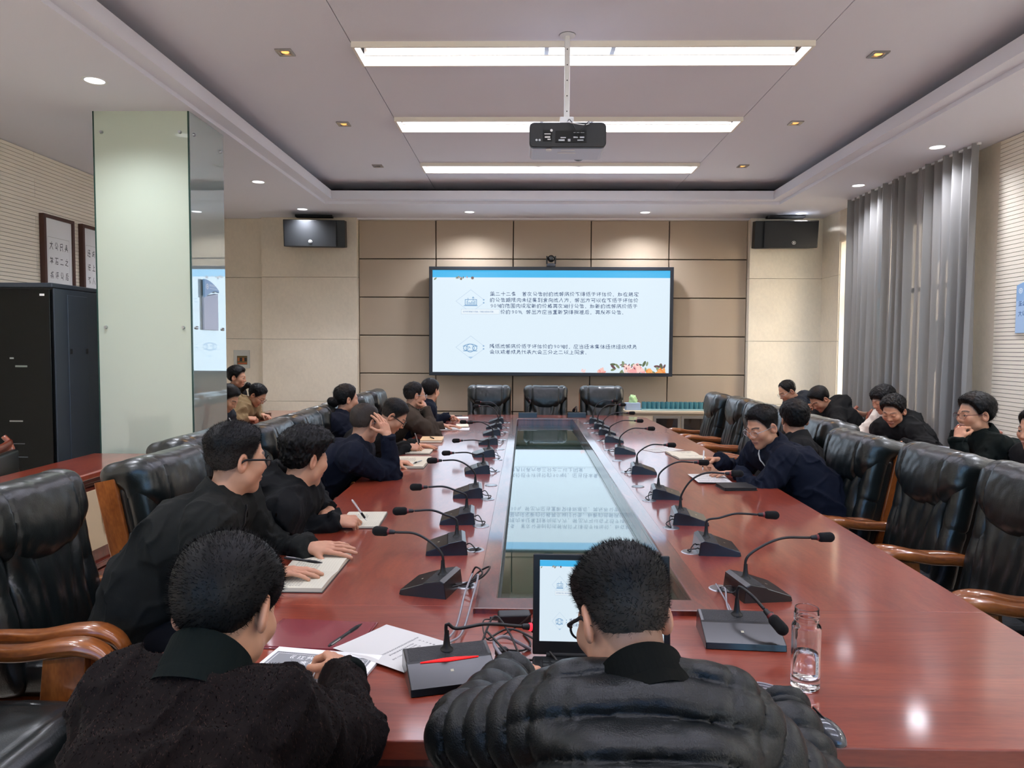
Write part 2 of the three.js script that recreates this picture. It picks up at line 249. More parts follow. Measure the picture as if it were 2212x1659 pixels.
// ceiling: flat soffit round a raised tray with a two-step edge
const O1 = { x0: -2.55, x1: 3.17, z0: -9.2, z1: 1.4 }, O2 = { x0: -2.43, x1: 3.05, z0: -9.07, z1: 1.28 };
{
  const c = struct('ceiling', box(XR - XL + 0.8, 0.2, ZB - ZF + 1, (XL + XR) / 2, HC + 0.24, (ZB + ZF) / 2), M.paint);
  const fr = (n, a, b, y0, y1, m) => { // ring between outer rectangle a and inner rectangle b
    const g = []; const h = y1 - y0, y = (y0 + y1) / 2;
    g.push(box(b.x0 - a.x0, h, a.z1 - a.z0, (a.x0 + b.x0) / 2, y, (a.z0 + a.z1) / 2), box(a.x1 - b.x1, h, a.z1 - a.z0, (a.x1 + b.x1) / 2, y, (a.z0 + a.z1) / 2));
    g.push(box(b.x1 - b.x0, h, b.z0 - a.z0, (b.x0 + b.x1) / 2, y, (a.z0 + b.z0) / 2), box(b.x1 - b.x0, h, a.z1 - b.z1, (b.x0 + b.x1) / 2, y, (a.z1 + b.z1) / 2));
    for (const q of g) part(n, q, m, c); };
  const A = { x0: XL - 0.3, x1: XR + 0.3, z0: ZF - 0.3, z1: ZB + 0.3 };
  fr('soffit', A, O1, HS, HS + 0.035, M.paint);
  fr('cove_ledge', { x0: O1.x0 - 0.3, x1: O1.x1 + 0.3, z0: O1.z0 - 0.3, z1: O1.z1 + 0.3 }, O2, HS + 0.035, HS + 0.055, M.paint);
  fr('cove_lip', { x0: O2.x0 - 0.02, x1: O2.x1 + 0.02, z0: O2.z0 - 0.02, z1: O2.z1 + 0.02 }, O2, HS + 0.055, HS + 0.14, M.paint);
  // tray boards, with an open joint each side of the middle field
  const xa = -1.19, xb = 1.92, q = { x0: O1.x0 - 0.28, x1: O1.x1 + 0.28, z0: O1.z0 - 0.28, z1: O1.z1 + 0.28 }, slab = (x0, x1, z0, z1) => part('ceiling_board', box(x1 - x0, 0.06, z1 - z0, (x0 + x1) / 2, HC + 0.03, (z0 + z1) / 2), M.paint, c);
  slab(q.x0, xa - 0.007, q.z0, q.z1); slab(xb + 0.007, q.x1, q.z0, q.z1);
  const slots = []; for (let i = 0; i < 6; i++) slots.push([-5.3 - 1.6 * 2 + i * 1.6, -5.3 - 1.6 * 2 + i * 1.6 + 0.35]);
  let z = q.z0; for (const [a, b] of slots) { slab(xa, xb, z, a); z = b; } slab(xa, xb, z, q.z1);
  part('joint_shadow_gap', merge([box(0.03, 0.01, q.z1 - q.z0, xa - 0.004, HC + 0.066, (q.z0 + q.z1) / 2), box(0.03, 0.01, q.z1 - q.z0, xb + 0.004, HC + 0.066, (q.z0 + q.z1) / 2)]), M.groove, c);
  const glow = std({ color: 0xffffff, emissive: 0xfff6ea, emissiveIntensity: 1.15, roughness: 0.6 }), bar = std({ color: 0x9fb0c4, roughness: 0.5 }), frameM = std({ color: 0xefe9dc, roughness: 0.5 });
  let proto;
  slots.forEach(([a, b], i) => {
    const zc = (a + b) / 2, lab = ['nearest the screen wall', 'in the middle, crossed by the projector pole', 'nearest the camera, largest in view', 'just beyond the top of the picture', 'overhead, above the near end of the table', 'behind the camera'][i];
    let t;
    if (!proto) {
      t = proto = thing('ceiling_light', '', 'ceiling light', [0, HC, zc]);
      const w = xb - xa, xc = (xa + xb) / 2;
      for (const s of [-1, 1]) part('flange', rbox(w, 0.075, 0.02, 0.004, xc, -0.0, s * 0.165), frameM, t);
      for (const s of [-1, 1]) part('flange', rbox(0.02, 0.075, 0.33, 0.004, xc + s * (w / 2 - 0.012), -0.0, 0), frameM, t);
      part('housing', merge([box(w - 0.04, 0.06, 0.008, xc, 0.065, 0.148), box(w - 0.04, 0.06, 0.008, xc, 0.065, -0.148)]), frameM, t);
      const xs = [xa + 0.03, 0.135, 0.6, xb - 0.03];
      for (let k = 0; k < 3; k++) part('diffuser', box(xs[k + 1] - xs[k] - 0.02, 0.006, 0.29, (xs[k] + xs[k + 1]) / 2, 0.075, 0), glow, t);
      for (const x of [xs[1], xs[2]]) part('divider', box(0.03, 0.05, 0.29, x, 0.06, 0), bar, t);
    } else t = copyOf(proto, '', [0, HC, zc], 0);
    t.userData.label = 'long recessed ceiling strip light, ' + lab; t.userData.group = 'strip lights in the ceiling';
    const l = new THREE.RectAreaLight(0xdfe4ff, SLOT_NITS, xb - xa - 0.1, 0.28); l.position.set((xa + xb) / 2, HC + 0.06, zc); l.lookAt((xa + xb) / 2, 0, zc); scene.add(l);
  });
}
{ // mirror-clad pillar on the left
  const p = struct('pillar', box(0.72, HS, 0.6, -2.975, HS / 2, -5.915), M.groove), gl = phy({ color: 0xbfcab9, roughness: 0.12, clearcoat: 1, clearcoatRoughness: 0.01, ior: 1.6 }), gls = phy({ color: 0xc3d2cd, metalness: 0.55, roughness: 0.02, clearcoat: 1, clearcoatRoughness: 0.005 }), edge = std({ color: 0x24423a, roughness: 0.2 });
  part('glass_sheet', box(0.735, HS, 0.012, -2.975, HS / 2, -5.608), gl, p); part('glass_sheet', box(0.012, HS, 0.62, -2.604, HS / 2, -5.918), gls, p);
  part('glass_sheet', box(0.735, HS, 0.012, -2.975, HS / 2, -6.222), gl, p); part('glass_sheet', box(0.012, HS, 0.62, -3.347, HS / 2, -5.918), gls, p);
  for (const [x, z] of [[-2.606, -5.604], [-3.344, -5.604]]) part('glass_edge', box(0.01, HS, 0.01, x, HS / 2, z), edge, p);
  const stud = cyl(0.011, 0.014, 0.016, 0, 0, 0, 14).rotateX(PI / 2), st2 = stud.clone().rotateY(PI / 2);
  for (const y of [0.5, 1.74, 3.24]) { for (const x of [-3.28, -2.67]) part('fixing_stud', stud, M.steel, p).position.set(x, y, -5.594); for (const z of [-5.67, -6.16]) part('fixing_stud', st2, M.steel, p).position.set(-2.591, y, z); }
}
{ // recessed round downlights in the soffit and small square spots in the tray
  const ring = lathe([[0.05, 0.012], [0.062, 0.002], [0.078, -0.004], [0.082, 0.0], [0.078, 0.006]], 28), lens = cyl(0.062, 0.062, 0.006, 0, 0.004, 0, 28);
  const glow = std({ color: 0xffffff, emissive: 0xf2f6ff, emissiveIntensity: 2.2 });
  const spots = [[-2.95, -4.97, 'left soffit, nearest the camera'], [-2.95, -7.99, 'left soffit, just past the pillar'], [-2.95, -9.56, 'left soffit, above the left loudspeaker'], [-0.76, -9.74, 'far soffit, left of the two above the screen wall'], [1.58, -9.75, 'far soffit, right of the two above the screen wall'],
    [3.66, -9.8, 'right soffit, above the right loudspeaker'], [3.66, -8.14, 'right soffit, middle one beside the curtain'], [3.66, -6.61, 'right soffit, largest, nearest the slatted wall'],
    [-2.95, -3.4], [-2.95, -1.8], [-2.95, -0.2], [-2.95, 1.3], [3.66, -5.05], [3.66, -3.5], [3.66, -1.9], [3.66, -0.3], [3.66, 1.2]];
  let p0;
  for (const [x, z, l] of spots) {
    const label = 'round white recessed downlight in the ' + (l || `${x < 0 ? 'left' : 'right'} soffit out of view, at ${(-z).toFixed(1)} metres`); let t;
    if (!p0) { t = p0 = thing('downlight', label, 'downlight', [x, HS, z], 0, 'round downlights in the soffit'); part('trim_ring', ring, M.white, t); part('lens', lens, glow, t).position.y = -0.002; }
    else t = copyOf(p0, label, [x, HS, z], 0);
    const s = new THREE.SpotLight(0xf0f4ff, DOWN_CD * (x > 3 && z < -9 ? 4 : x > 3 && z < -6 ? 0.65 : x < -2 && z < -4.5 && z > -6 ? 0.7 : 1), 0, R(72), 0.95, 2); s.position.set(x, HS - 0.012, z); s.target.position.set(x, 0, z); s.castShadow = true; s.shadow.radius = 4; s.shadow.mapSize.set(256, 256); scene.add(s, s.target);
  }
  const sq = extr([[-0.055, -0.055], [0.055, -0.055], [0.055, 0.055], [-0.055, 0.055]], 0.008, 0.002, [[[-0.036, -0.036], [0.036, -0.036], [0.036, 0.036], [-0.036, 0.036]]]).rotateX(PI / 2), chrome = std({ color: 0xa9a6a2, roughness: 0.25, metalness: 1 });
  const warm = std({ color: 0xffd9a0, emissive: 0xffb45a, emissiveIntensity: 1.6 }), off = std({ color: 0x55504c, roughness: 0.3 });
  const mk = (x, z, label, on) => { const t = thing('spot_fitting', label, 'spotlight', [x, HC, z], 0, 'small square spotlights in the tray ceiling'); part('square_bezel', sq, chrome, t); part('reflector', lathe([[0.024, 0.006], [0.037, -0.001]], 20), chrome, t); part('bulb', cyl(0.026, 0.026, 0.008, 0, 0.0, 0, 18), on ? warm : off, t);
    if (on) { const s = new THREE.SpotLight(0xffc37a, SPOT_CD, 0, R(40), 0.8, 2); s.position.set(x, HC - 0.012, z); s.target.position.set(x, 0, z); s.castShadow = true; s.shadow.mapSize.set(128, 128); scene.add(s, s.target); } };
  mk(-1.69, -5.12, 'small square warm spotlight, nearest on the left of the strip lights', 1); mk(-1.69, -6.74, 'small square warm spotlight, second back on the left of the strip lights', 1); mk(-1.69, -8.28, 'small square spotlight switched off, furthest on the left of the strip lights', 0);
  mk(2.44, -5.18, 'small square warm spotlight, nearest on the right of the strip lights', 1); mk(2.44, -6.72, 'small square warm spotlight, second back on the right of the strip lights', 1); mk(2.43, -8.28, 'small square warm spotlight, furthest on the right of the strip lights', 1);
  const det = thing('smoke_detector', 'dark round ceiling fitting at the far left edge, above the slatted wall', 'smoke detector', [-4.45, HS, -6.0]); part('dome', lathe([[0, -0.03], [0.04, -0.028], [0.055, -0.012], [0.058, 0]], 20), M.groove, det);
}
{ // curtains, two drops hung from the soffit
  const cm = phy({ color: 0x8f8c8a, roughness: 0.42, sheen: 0.3, sheenRoughness: 0.4, sheenColor: new THREE.Color(0xc8c6c4), transmission: 0.12, thickness: 0, bumpMap: clothBump, bumpScale: 0.0002 });
  const drop = (label, z0, z1, seed, flare) => {
    const nu = 260, nv = 24, pos = [], idx = [], uv = [];
    for (let j = 0; j <= nv; j++) for (let i = 0; i <= nu; i++) {
      const u = i / nu, v = j / nv, ph = u * (z1 - z0) * 2 * PI / 0.15 + 1.6 * noise(u * 7, seed, v * 0.6), am = 0.09 * (0.65 + 0.45 * noise(u * 9, seed + 3, v * 0.8)) * (0.75 + 0.35 * v);
      const s = Math.sin(ph); pos.push(3.93 - am * Math.sign(s) * Math.abs(s) ** 0.8 + 0.012 * noise(u * 40, v * 3, seed), HS - 0.005 - v * (HS - 0.03), mixn(z0, z1, u) + flare * v * (1 - u) + 0.012 * Math.cos(ph * 1.0)); uv.push(u * (z1 - z0) * 1.8, v * HS);
    }
    const m = nu + 1; for (let j = 0; j < nv; j++) for (let i = 0; i < nu; i++) { const a = j * m + i; idx.push(a, a + 1, a + m, a + 1, a + m + 1, a + m); }
    const g = new THREE.BufferGeometry(); g.setAttribute('position', new THREE.Float32BufferAttribute(pos, 3)); g.setAttribute('uv', new THREE.Float32BufferAttribute(uv, 2)); g.setIndex(idx); g.computeVertexNormals();
    const t = thing('curtain', label, 'curtain', [0, 0, 0], 0, 'grey pleated window curtains'); part('fabric', g, cm, t); part('heading_rail', box(0.03, 0.02, z1 - z0, 3.93, HS - 0.012, (z0 + z1) / 2), M.white, t);
  };
  drop('grey pleated full-height curtain drop, the half nearer the screen wall', -8.95, -7.86, 3.3, 0);
  drop('grey pleated full-height curtain drop, the half beside the slatted wall', -7.84, -6.44, 9.1, 0);
}
{ // outside: unseen yard and pale building, added to reflect sunlight into the windows
  struct('exterior_ground', box(60, 0.3, 60, 0, -0.55, 0), std({ color: 0x8f897e, roughness: 0.9 }));
  const m = std({ color: 0xece2cf, roughness: 0.85 }), b = struct('added_building', box(4, 14, 40, 14, 6.6, -4), m), wm = phy({ color: 0x39434c, roughness: 0.1, clearcoat: 1 });
  for (let r = 0; r < 4; r++) for (let i = 0; i < 10; i++) part('far_window', rbox(0.06, 1.5, 1.4, 0.01, 12.0, 1.7 + r * 3.2, -21 + i * 3.8), wm, b);
}
// ---------------------------------------------------------------- printed matter: a small stroke alphabet for the characters, drawn on canvases
const GLYPHS = {
  亻: '6014 4349', 氵: '2142 1444 1953', 讠: '3152 1343 4348 4866', 彳: '5014 5316 3539', 木: '0393 5059 5318 5398', 口: '1292 9298 9818 1812', 日: '1191 9199 9919 1911 1595', 月: '2027 2719 2080 8089 8969 2383 2686', 土: '1484 5159 0999', 纟: '5014 1474 7408 0888',
  第: '2003 2141 6043 6181 1484 8486 8616 1618 1898 9899 5459 5709', 二: '1272 0898', 十: '0494 5059', 条: '4013 3171 7104 2374 1686 5559 5629 5688', 首: '2032 7052 0292 5334 2474 7479 7929 2924 2575 2777', 次: '0222 0725 4023 3282 8273 5448 4829 5589', 公: '3014 6095 4427 2777 6589', 告: '2012 1282 5055 0494 口2689', 时: '日0139 4393 8089 8969 5567', 的: '2112 日0239 6042 5292 9289 8969 6566',
  流: '氵0039 6061 3292 6234 3484 4639 6669 8689 8999', 转: '0242 2104 0545 3139 0848 5191 4494 7056 5686 8668 6879', 底: '5051 1191 1109 8234 3438 3858 3595 6399 9997', 价: '亻0039 6034 6094 5548 7579', 不: '0191 5114 5159 5488', 得: '彳0029 日4084 4595 3797 7579 7969 4758', 低: '亻0039 9041 4148 4859 4494 6099 6879', 于: '1181 0494 5158 5838', 评: '讠0039 4191 5364 8373 3595 6169', 估: '亻0039 3393 6155 口4589',
  如: '2015 1549 4209 0343 口5288', 在: '0292 5006 2429 土3499', 规: '0242 0545 2026 2609 2649 5156 5181 8186 7247 7479 7998', 定: '5051 1311 1191 9193 2474 5459 5787 3508 3899', 期: '1118 4148 0252 1444 1646 0858 2809 月5099', 限: '0109 0131 3123 2334 3426 5080 8084 5484 5282 5059 5978 6499', 内: '1219 1292 9299 9979 5054 5437 5478', 未: '2272 0494 5059 5418 5488', 征: '彳0029 4191 6169 6494 4549 3999', 集: '3003 2125 5061 2181 2373 2575 5155 0696 5559 5619 5689',
  到: '0151 3013 1343 3339 1646 0848 7177 9099 9979', 意: '5051 2181 0393 日2477 0809 2829 2959 7889', 向: '4022 1219 1292 9299 9979 口3477', 入: '4051 5109 5289', 方: '5051 0292 4309 4484 8478 7868', 出: '5059 2024 2484 8480 1619 1999 9996', 可: '0191 8189 8969 口1466', 以: '1117 1745 5154 8084 8449 7699', 范: '0292 3013 6063 氵0339 5383 8386 8676 5359 5999 9997', 围: '1019 1090 9099 1999 3272 3474 5258 3676 7678',
  设: '讠0039 5053 5342 5080 8083 8393 4585 8549 5699', 新: '2021 0141 1213 4233 0444 0646 2429 1708 3748 8152 5249 5494 7479', 格: '木0049 6044 6181 8146 6297 口5689', 再: '0191 5157 2229 2282 8289 8979 2575 0797', 进: '0111 0323 2327 2708 2799 4393 3696 5148 8188', 行: '彳0029 5191 4494 7479 7959', 应: '5051 1191 1109 3447 5457 8376 2999', 当: '5054 1122 8173 1484 8489 8919 1686', 重: '8021 0292 日2376 5159 1888 0999', 获: '0191 3012 6072 3312 3523 3539 3919 4595 6449 6699 8394',
  批: '0242 2029 2919 0645 5058 5374 5876 8088 8898 9384', 准: '0122 0824 4132 3239 7081 3292 3494 3696 3999 6169', 后: '8021 2125 2509 2393 口3589', 发: '2014 1494 4009 4577 8449 4599 7081', 布: '0191 4107 2428 2484 8487 8777 5259', 降: '0109 0131 3123 2334 3426 6144 5080 8044 5299 4595 4797 7379', 经: '纟0039 4080 8044 5394 4595 7579 3999', 本: '木0099 3777', 体: '亻0039 木3099 5878', 济: '氵0039 6061 3292 5285 8345 5549 8589', 组: '纟0039 5058 8088 5080 5383 5686 4999', 织: '纟0039 口4085 6649 7699',
  成: '1292 1209 1444 4447 4737 6099 8359 7081', 员: '口2073 2427 2484 8487 5509 6899', 会: '5004 5095 3464 1686 4618 1888 6799', 议: '讠0039 6162 8249 4299', 或: '0292 口1446 0847 6199 8459 7081', 者: '1282 4044 0494 8008 日3579', 代: '亻0039 3394 6178 7898 8081', 表: '1181 2373 0595 5055 4508 3539 3849 5599 8566', 大: '0393 4109 5499', 三: '1181 2575 0999', 分: '4004 6095 2575 7578 7868 4519', 之: '5051 1383 8318 0899', 上: '5159 5484 0999', 同: '1019 1090 9099 9979 3363 口3577',
  吴: '口3063 1484 0696 5509 5599', 民: '1180 8084 1484 1119 1938 5499', 石: '0191 4109 口3589', 学: '1122 4142 7162 0393 2575 7556 5559 0797', 宗: '5051 1391 2474 0696 5659 2719 7799', 文: '5051 0292 7209 3299', 人: '5009 5499', 江: '氵0039 4292 6269 3999', 苏: '0292 3013 6063 2585 8588 4419', 省: '5053 2124 7183 6324 日2479', 管: '2003 6043 2141 6181 1393 日2479', 营: '0191 3012 6072 1393 口3456 口2689', 办: '1373 7378 7858 4109 1516 8586', 法: '氵0039 4292 6166 3595 6549 4989', 交: '5051 0292 3315 6385 7409 3399', 易: '日2074 3516 2585 8588 5529', 拾: '0242 2029 0645 6034 6094 口5689', 家: '5051 1391 2474 5418 5557 5737 7399', '。': '1829 2918', '，': '2829 2919', '《': '3016 1639 6046 4669', '》': '3056 5639 6086 8669',
};
function strokes(ch, put, x0 = 0, y0 = 0, x1 = 9, y1 = 9, depth = 0) {
  for (const t of (GLYPHS[ch] || '').split(' ')) {
    if (!t) continue; const c0 = t.codePointAt(0);
    if (c0 > 255) { const n = [...t.slice(1)].map(Number), f = (v, a, b) => a + (b - a) * v / 9; if (depth < 3) strokes(t[0], put, f(n[0], x0, x1), f(n[1], y0, y1), f(n[2], x0, x1), f(n[3], y0, y1), depth + 1); continue; }
    const p = []; for (let i = 0; i + 1 < t.length; i += 2) p.push([x0 + (x1 - x0) * t[i] / 9, y0 + (y1 - y0) * t[i + 1] / 9]); put(p);
  }
}
function write(x, str, px, py, w, h, pitch, lw, vertical = false, jit = 0) {
  x.lineWidth = lw; x.lineCap = 'round'; x.lineJoin = 'round'; const r = rngOf(str.length * 31 + Math.round(px));
  for (const ch of str) {
    if (/[0-9%A-Za-z.]/.test(ch)) { x.font = `${Math.round(h * 1.12)}px sans-serif`; x.fillText(ch, px + w * 0.1, py + h * 0.92); px += pitch * 0.62; continue; }
    const j = () => (r() - 0.5) * jit;
    if (ch !== '　') strokes(ch, (p) => { x.beginPath(); p.forEach((q, i) => { const X = px + q[0] / 9 * w + j(), Y = py + q[1] / 9 * h + j(); i ? x.lineTo(X, Y) : x.moveTo(X, Y); }); x.stroke(); });
    if (vertical) py += pitch; else px += pitch;
  }
}
function canvasTex(w, h, draw) { const c = document.createElement('canvas'); c.width = w; c.height = h; const x = c.getContext('2d'); draw(x, w, h); const t = new THREE.CanvasTexture(c); t.colorSpace = THREE.SRGBColorSpace; t.anisotropy = 8; return t; }
const SLIDE = canvasTex(2048, 892, (x, w, h) => {
  x.fillStyle = '#dfeffa'; x.fillRect(0, 0, w, h);
  x.fillStyle = '#46b8ee'; x.fillRect(0, 0, w, 68);
  const k = 2048 / 1917, X = (v) => (v - 113) * k, Y = (v) => (v - 150) * k;
  x.strokeStyle = x.fillStyle = '#33476e';
  const row = (s, px, py) => write(x, s, X(px), Y(py) - 17, 36, 34, 42.7 * k, 3.4);
  row('第二十二条　首次公告时的流转底价不得低于评估价。如在规定', 585, 345); row('的公告期限内未征集到意向流入方，转出方可以在不低于评估价', 583, 394); row('90%的范围内设定新的价格再次进行公告。如新的流转底价低于', 583, 441); row('价的90%，转出方应当重新获得批准后，再发布公告。', 668, 490);
  row('降低流转底价低于评估价的90%时，应当经本集体经济组织成员', 583, 768); row('会议或者成员代表大会三分之二以上同意。', 583, 814);
  const dia = (cx, cy) => { x.lineWidth = 2; x.strokeStyle = '#a9c3de'; x.beginPath(); x.moveTo(X(cx - 120), Y(cy)); x.lineTo(X(cx), Y(cy - 92)); x.lineTo(X(cx + 105), Y(cy - 12)); x.moveTo(X(cx + 105), Y(cy + 14)); x.lineTo(X(cx), Y(cy + 92)); x.closePath(); x.moveTo(X(cx - 120), Y(cy)); x.lineTo(X(cx), Y(cy + 92)); x.stroke(); x.fillStyle = '#8fb2d4'; for (const d of [-11, 13]) { x.beginPath(); x.arc(X(cx + 104), Y(cy + d), 7, 0, 7); x.fill(); } };
  dia(427, 405); dia(427, 778);
  x.fillStyle = '#a9c8e4'; x.beginPath(); x.moveTo(X(405), Y(855)); x.lineTo(X(449), Y(855)); x.lineTo(X(427), Y(870)); x.fill();
  x.strokeStyle = '#6f9cc6'; x.lineWidth = 5; x.strokeRect(X(382), Y(392), 92 * k, 44 * k); x.beginPath(); x.moveTo(X(372), Y(441)); x.lineTo(X(480), Y(441)); x.stroke();
  x.lineWidth = 6; for (const [a, b] of [[398, 22], [412, 14], [424, 10], [436, 20], [448, 16], [460, 26]]) { x.beginPath(); x.moveTo(X(a), Y(428)); x.lineTo(X(a), Y(428 - b)); x.stroke(); } x.lineWidth = 4; x.beginPath(); x.moveTo(X(404), Y(404)); x.lineTo(X(404), Y(380)); x.moveTo(X(446), Y(404)); x.lineTo(X(446), Y(370)); x.moveTo(X(438), Y(380)); x.lineTo(X(446), Y(370)); x.lineTo(X(454), Y(380)); x.stroke();
  x.lineWidth = 5; for (const [cx, r] of [[423, 32], [387, 18], [459, 18]]) { x.beginPath(); x.arc(X(cx), Y(785), r * k, 0, 7); x.stroke(); } x.beginPath(); x.arc(X(423), Y(850), 98 * k, PI * 1.3, PI * 1.7); x.stroke(); x.beginPath(); x.moveTo(X(368), Y(808)); x.lineTo(X(478), Y(808)); x.moveTo(X(423), Y(785)); x.lineTo(X(412), Y(772)); x.stroke();
  x.fillStyle = '#e9f3fa'; x.fillRect(X(350), Y(470), 308 * k, 40 * k); x.lineWidth = 2; x.strokeStyle = '#b9cbdd'; x.strokeRect(X(350), Y(470), 308 * k, 40 * k); x.fillStyle = x.strokeStyle = '#7f97bb'; write(x, '以方内不再进行公告时，价格应当经会议同意。', X(364), Y(484), 11, 12, 13.2, 1.4);
  const r = rngOf(5), leaf = (cx, cy, s, a, col) => { x.save(); x.translate(cx, cy); x.rotate(a); x.fillStyle = col; x.beginPath(); x.ellipse(0, 0, s, s * 0.42, 0, 0, 7); x.fill(); x.restore(); };
  const bloom = (cx, cy, s, col, col2) => { for (let i = 0; i < 9; i++) leaf(cx + (r() - 0.5) * s, cy + (r() - 0.5) * s * 0.8, s * 0.5, r() * 6, i % 2 ? col : col2); };
  for (let i = 0; i < 26; i++) leaf(X(1540 + r() * 470), Y(905 + r() * 80), 14 + r() * 14, r() * 6, ['#5c6b4c', '#7d8a63', '#6b4a4f', '#8a9a78'][i % 4]);
  bloom(X(1480), Y(972), 46, '#f3a29a', '#f8c4ba'); bloom(X(1700), Y(965), 70, '#f6b9b4', '#fbd8d0'); bloom(X(1780), Y(955), 80, '#f3a9a8', '#fbd3cc'); bloom(X(1880), Y(975), 50, '#f59a4a', '#f7b46a'); bloom(X(1960), Y(978), 60, '#f08a3c', '#f6a860'); bloom(X(1340), Y(965), 26, '#f7d3d3', '#f9e0de');
  for (let i = 0; i < 7; i++) leaf(X(1640 + i * 22), Y(915 + (i % 3) * 14), 11, r() * 6, '#7a3f4e');
  leaf(X(140), Y(225), 15, -0.7, '#7d8a63'); for (let i = 0; i < 12; i++) leaf(X(262 + r() * 150), Y(208 + r() * 24), 10, r() * 6, ['#8d8d6a', '#c59a98', '#6b5a4a'][i % 3]); for (let i = 0; i < 5; i++) leaf(X(440), Y(218), 13, i * 1.26, '#7a5a52');
});
// ---------------------------------------------------------------- conference table
const TC = 0.235, Z0 = -1.5, Z1 = -8.95, halfW = (z) => 1.2 + 0.09 * Math.sin(PI * clamp((z - Z0) / (Z1 - Z0))) ** 0.8;
const IN = { x0: -0.155, x1: 0.615, z0: -2.24, z1: -8.4 };
const joints = [-1.5, -2.3, -4.26, -6.24, -8.13, -8.95];
{
  const t = thing('conference_table', 'long glossy red mahogany conference table with a glass-floored channel down its middle', 'table', [TC, 0, -5.2]);
  const L = (x, z) => [x - TC, -(z + 5.2)]; // outline in x and minus z
  const edge = (s, a, b) => { const r = []; for (let i = 0; i <= 8; i++) { const z = mixn(a, b, i / 8); r.push(L(TC + s * halfW(z), z)); } return r; };
  const g = 0.0012, put = (pts, m) => part('tabletop_leaf', extr(pts, 0.036, 0.004).rotateX(-PI / 2).translate(0, TY - 0.04, 0), m, t);
  const c = 0.05; // clipped corners
  { const a = joints[0], b = joints[1] + g, w = halfW(a), e = edge(1, a - c, b); put([...[L(TC - w + c, a), L(TC + w - c, a)], ...e, L(IN.x1, b), L(IN.x1, IN.z0), L(IN.x0, IN.z0), L(IN.x0, b), ...edge(-1, b, a - c)], M.tableX); }
  { const a = joints[5], b = joints[4] - g, w = halfW(a); put([...[L(TC + w - 0.3, a), L(TC - w + 0.3, a)], ...edge(-1, a + 0.25, b), L(IN.x0, b), L(IN.x0, IN.z1), L(IN.x1, IN.z1), L(IN.x1, b), ...edge(1, b, a + 0.25)], M.tableX); }
  for (let i = 1; i < 4; i++) { const a = joints[i] - g, b = joints[i + 1] + g; put([...edge(1, a, b), L(IN.x1, b), L(IN.x1, a)], M.table); put([...edge(-1, b, a), L(IN.x0, a), L(IN.x0, b)], M.table); }
  // stepped edge moulding, apron and pedestal
  const ring = (off, y0, h, m, name, th = 0.03) => { const out = [], inn = []; for (let i = 0; i <= 40; i++) { const z = mixn(Z0 - 0.002 - off, Z1 + 0.002 + off, i / 40); out.push([TC + halfW(z) - off, z]); } const poly = [...out.map((p) => L(...p)), ...out.slice().reverse().map((p) => L(2 * TC - p[0], p[1]))]; for (let i = 0; i <= 40; i++) { const z = mixn(Z0 - off - th, Z1 + off + th, i / 40); inn.push([TC + halfW(z) - off - th, z]); } const hole = [...inn.map((p) => L(...p)), ...inn.slice().reverse().map((p) => L(2 * TC - p[0], p[1]))]; part(name, extr(poly, h, 0, [hole]).rotateX(-PI / 2).translate(0, y0, 0), m, t); };
  ring(0.004, TY - 0.062, 0.018, M.tableTrim, 'edge_moulding', 0.1); ring(0.018, TY - 0.085, 0.022, M.tableDark, 'edge_moulding', 0.1); ring(0.1, TY - 0.22, 0.135, M.tableDark, 'apron', 0.02);
  for (const s of [-1, 1]) part('pedestal', rbox(0.08, TY - 0.15, 6.6, 0.01, s * 0.62, (TY - 0.15) / 2, 0), M.tableDark, t);
  for (const z of [3.2, -3.2]) part('pedestal', rbox(1.9, TY - 0.15, 0.08, 0.01, 0, (TY - 0.15) / 2, z), M.tableDark, t);
  // mitred raised frame round the channel
  const x0 = IN.x0 - TC, x1 = IN.x1 - TC, a = -(IN.z0 + 5.2), b = -(IN.z1 + 5.2), fw = 0.062, fr = (pts) => part('channel_frame', extr(pts, 0.016, 0.005).rotateX(-PI / 2).translate(0, TY - 0.004, 0), M.tableTrim, t);
  fr([[x0, a], [x1, a], [x1 - fw, a + fw * 1.5], [x0 + fw, a + fw * 1.5]]); fr([[x0, b], [x0 + fw, b - fw], [x1 - fw, b - fw], [x1, b]]); fr([[x0, a], [x0 + fw, a + fw * 1.5], [x0 + fw, b - fw], [x0, b]]); fr([[x1, a], [x1, b], [x1 - fw, b - fw], [x1 - fw, a + fw * 1.5]]);
  const d = 0.075, zc = -(a + b) / 2 , zl = b - a; // channel walls and floor (z is minus y of the outline)
  for (const s of [-1, 1]) part('channel_wall', box(0.014, d, zl - 0.1, s > 0 ? x1 - fw + 0.004 : x0 + fw - 0.004, TY - d / 2, zc), M.tableTrim, t);
  part('channel_wall', box(x1 - x0 - 0.1, d, 0.014, 0, TY - d / 2, -b + fw - 0.004), M.tableTrim, t); part('channel_wall', box(x1 - x0 - 0.1, d, 0.014, 0, TY - d / 2, -a - fw * 1.5 + 0.004), M.tableTrim, t);
  const bed = std({ color: 0x8f9b92, roughness: 0.5, map: tex(256, 256, (u, v, o) => { const n = 0.85 + 0.12 * tile(u, v, 4, 4, 61) + 0.06 * tile(u, v, 30, 30, 62); o[0] = o[1] = o[2] = n; }, { srgb: true }) });
  part('channel_bed', box(x1 - x0 - 0.06, 0.012, zl - 0.06, 0, TY - d - 0.006, zc), bed, t);
  const gm = phy({ color: 0xd5e0da, roughness: 0.015, transmission: 1, thickness: 0, ior: 2.1 }), ge = std({ color: 0x4f655f, roughness: 0.2 });
  const zj = [a + fw * 1.5, a + 1.62, a + 3.12, a + 4.62, b - fw];
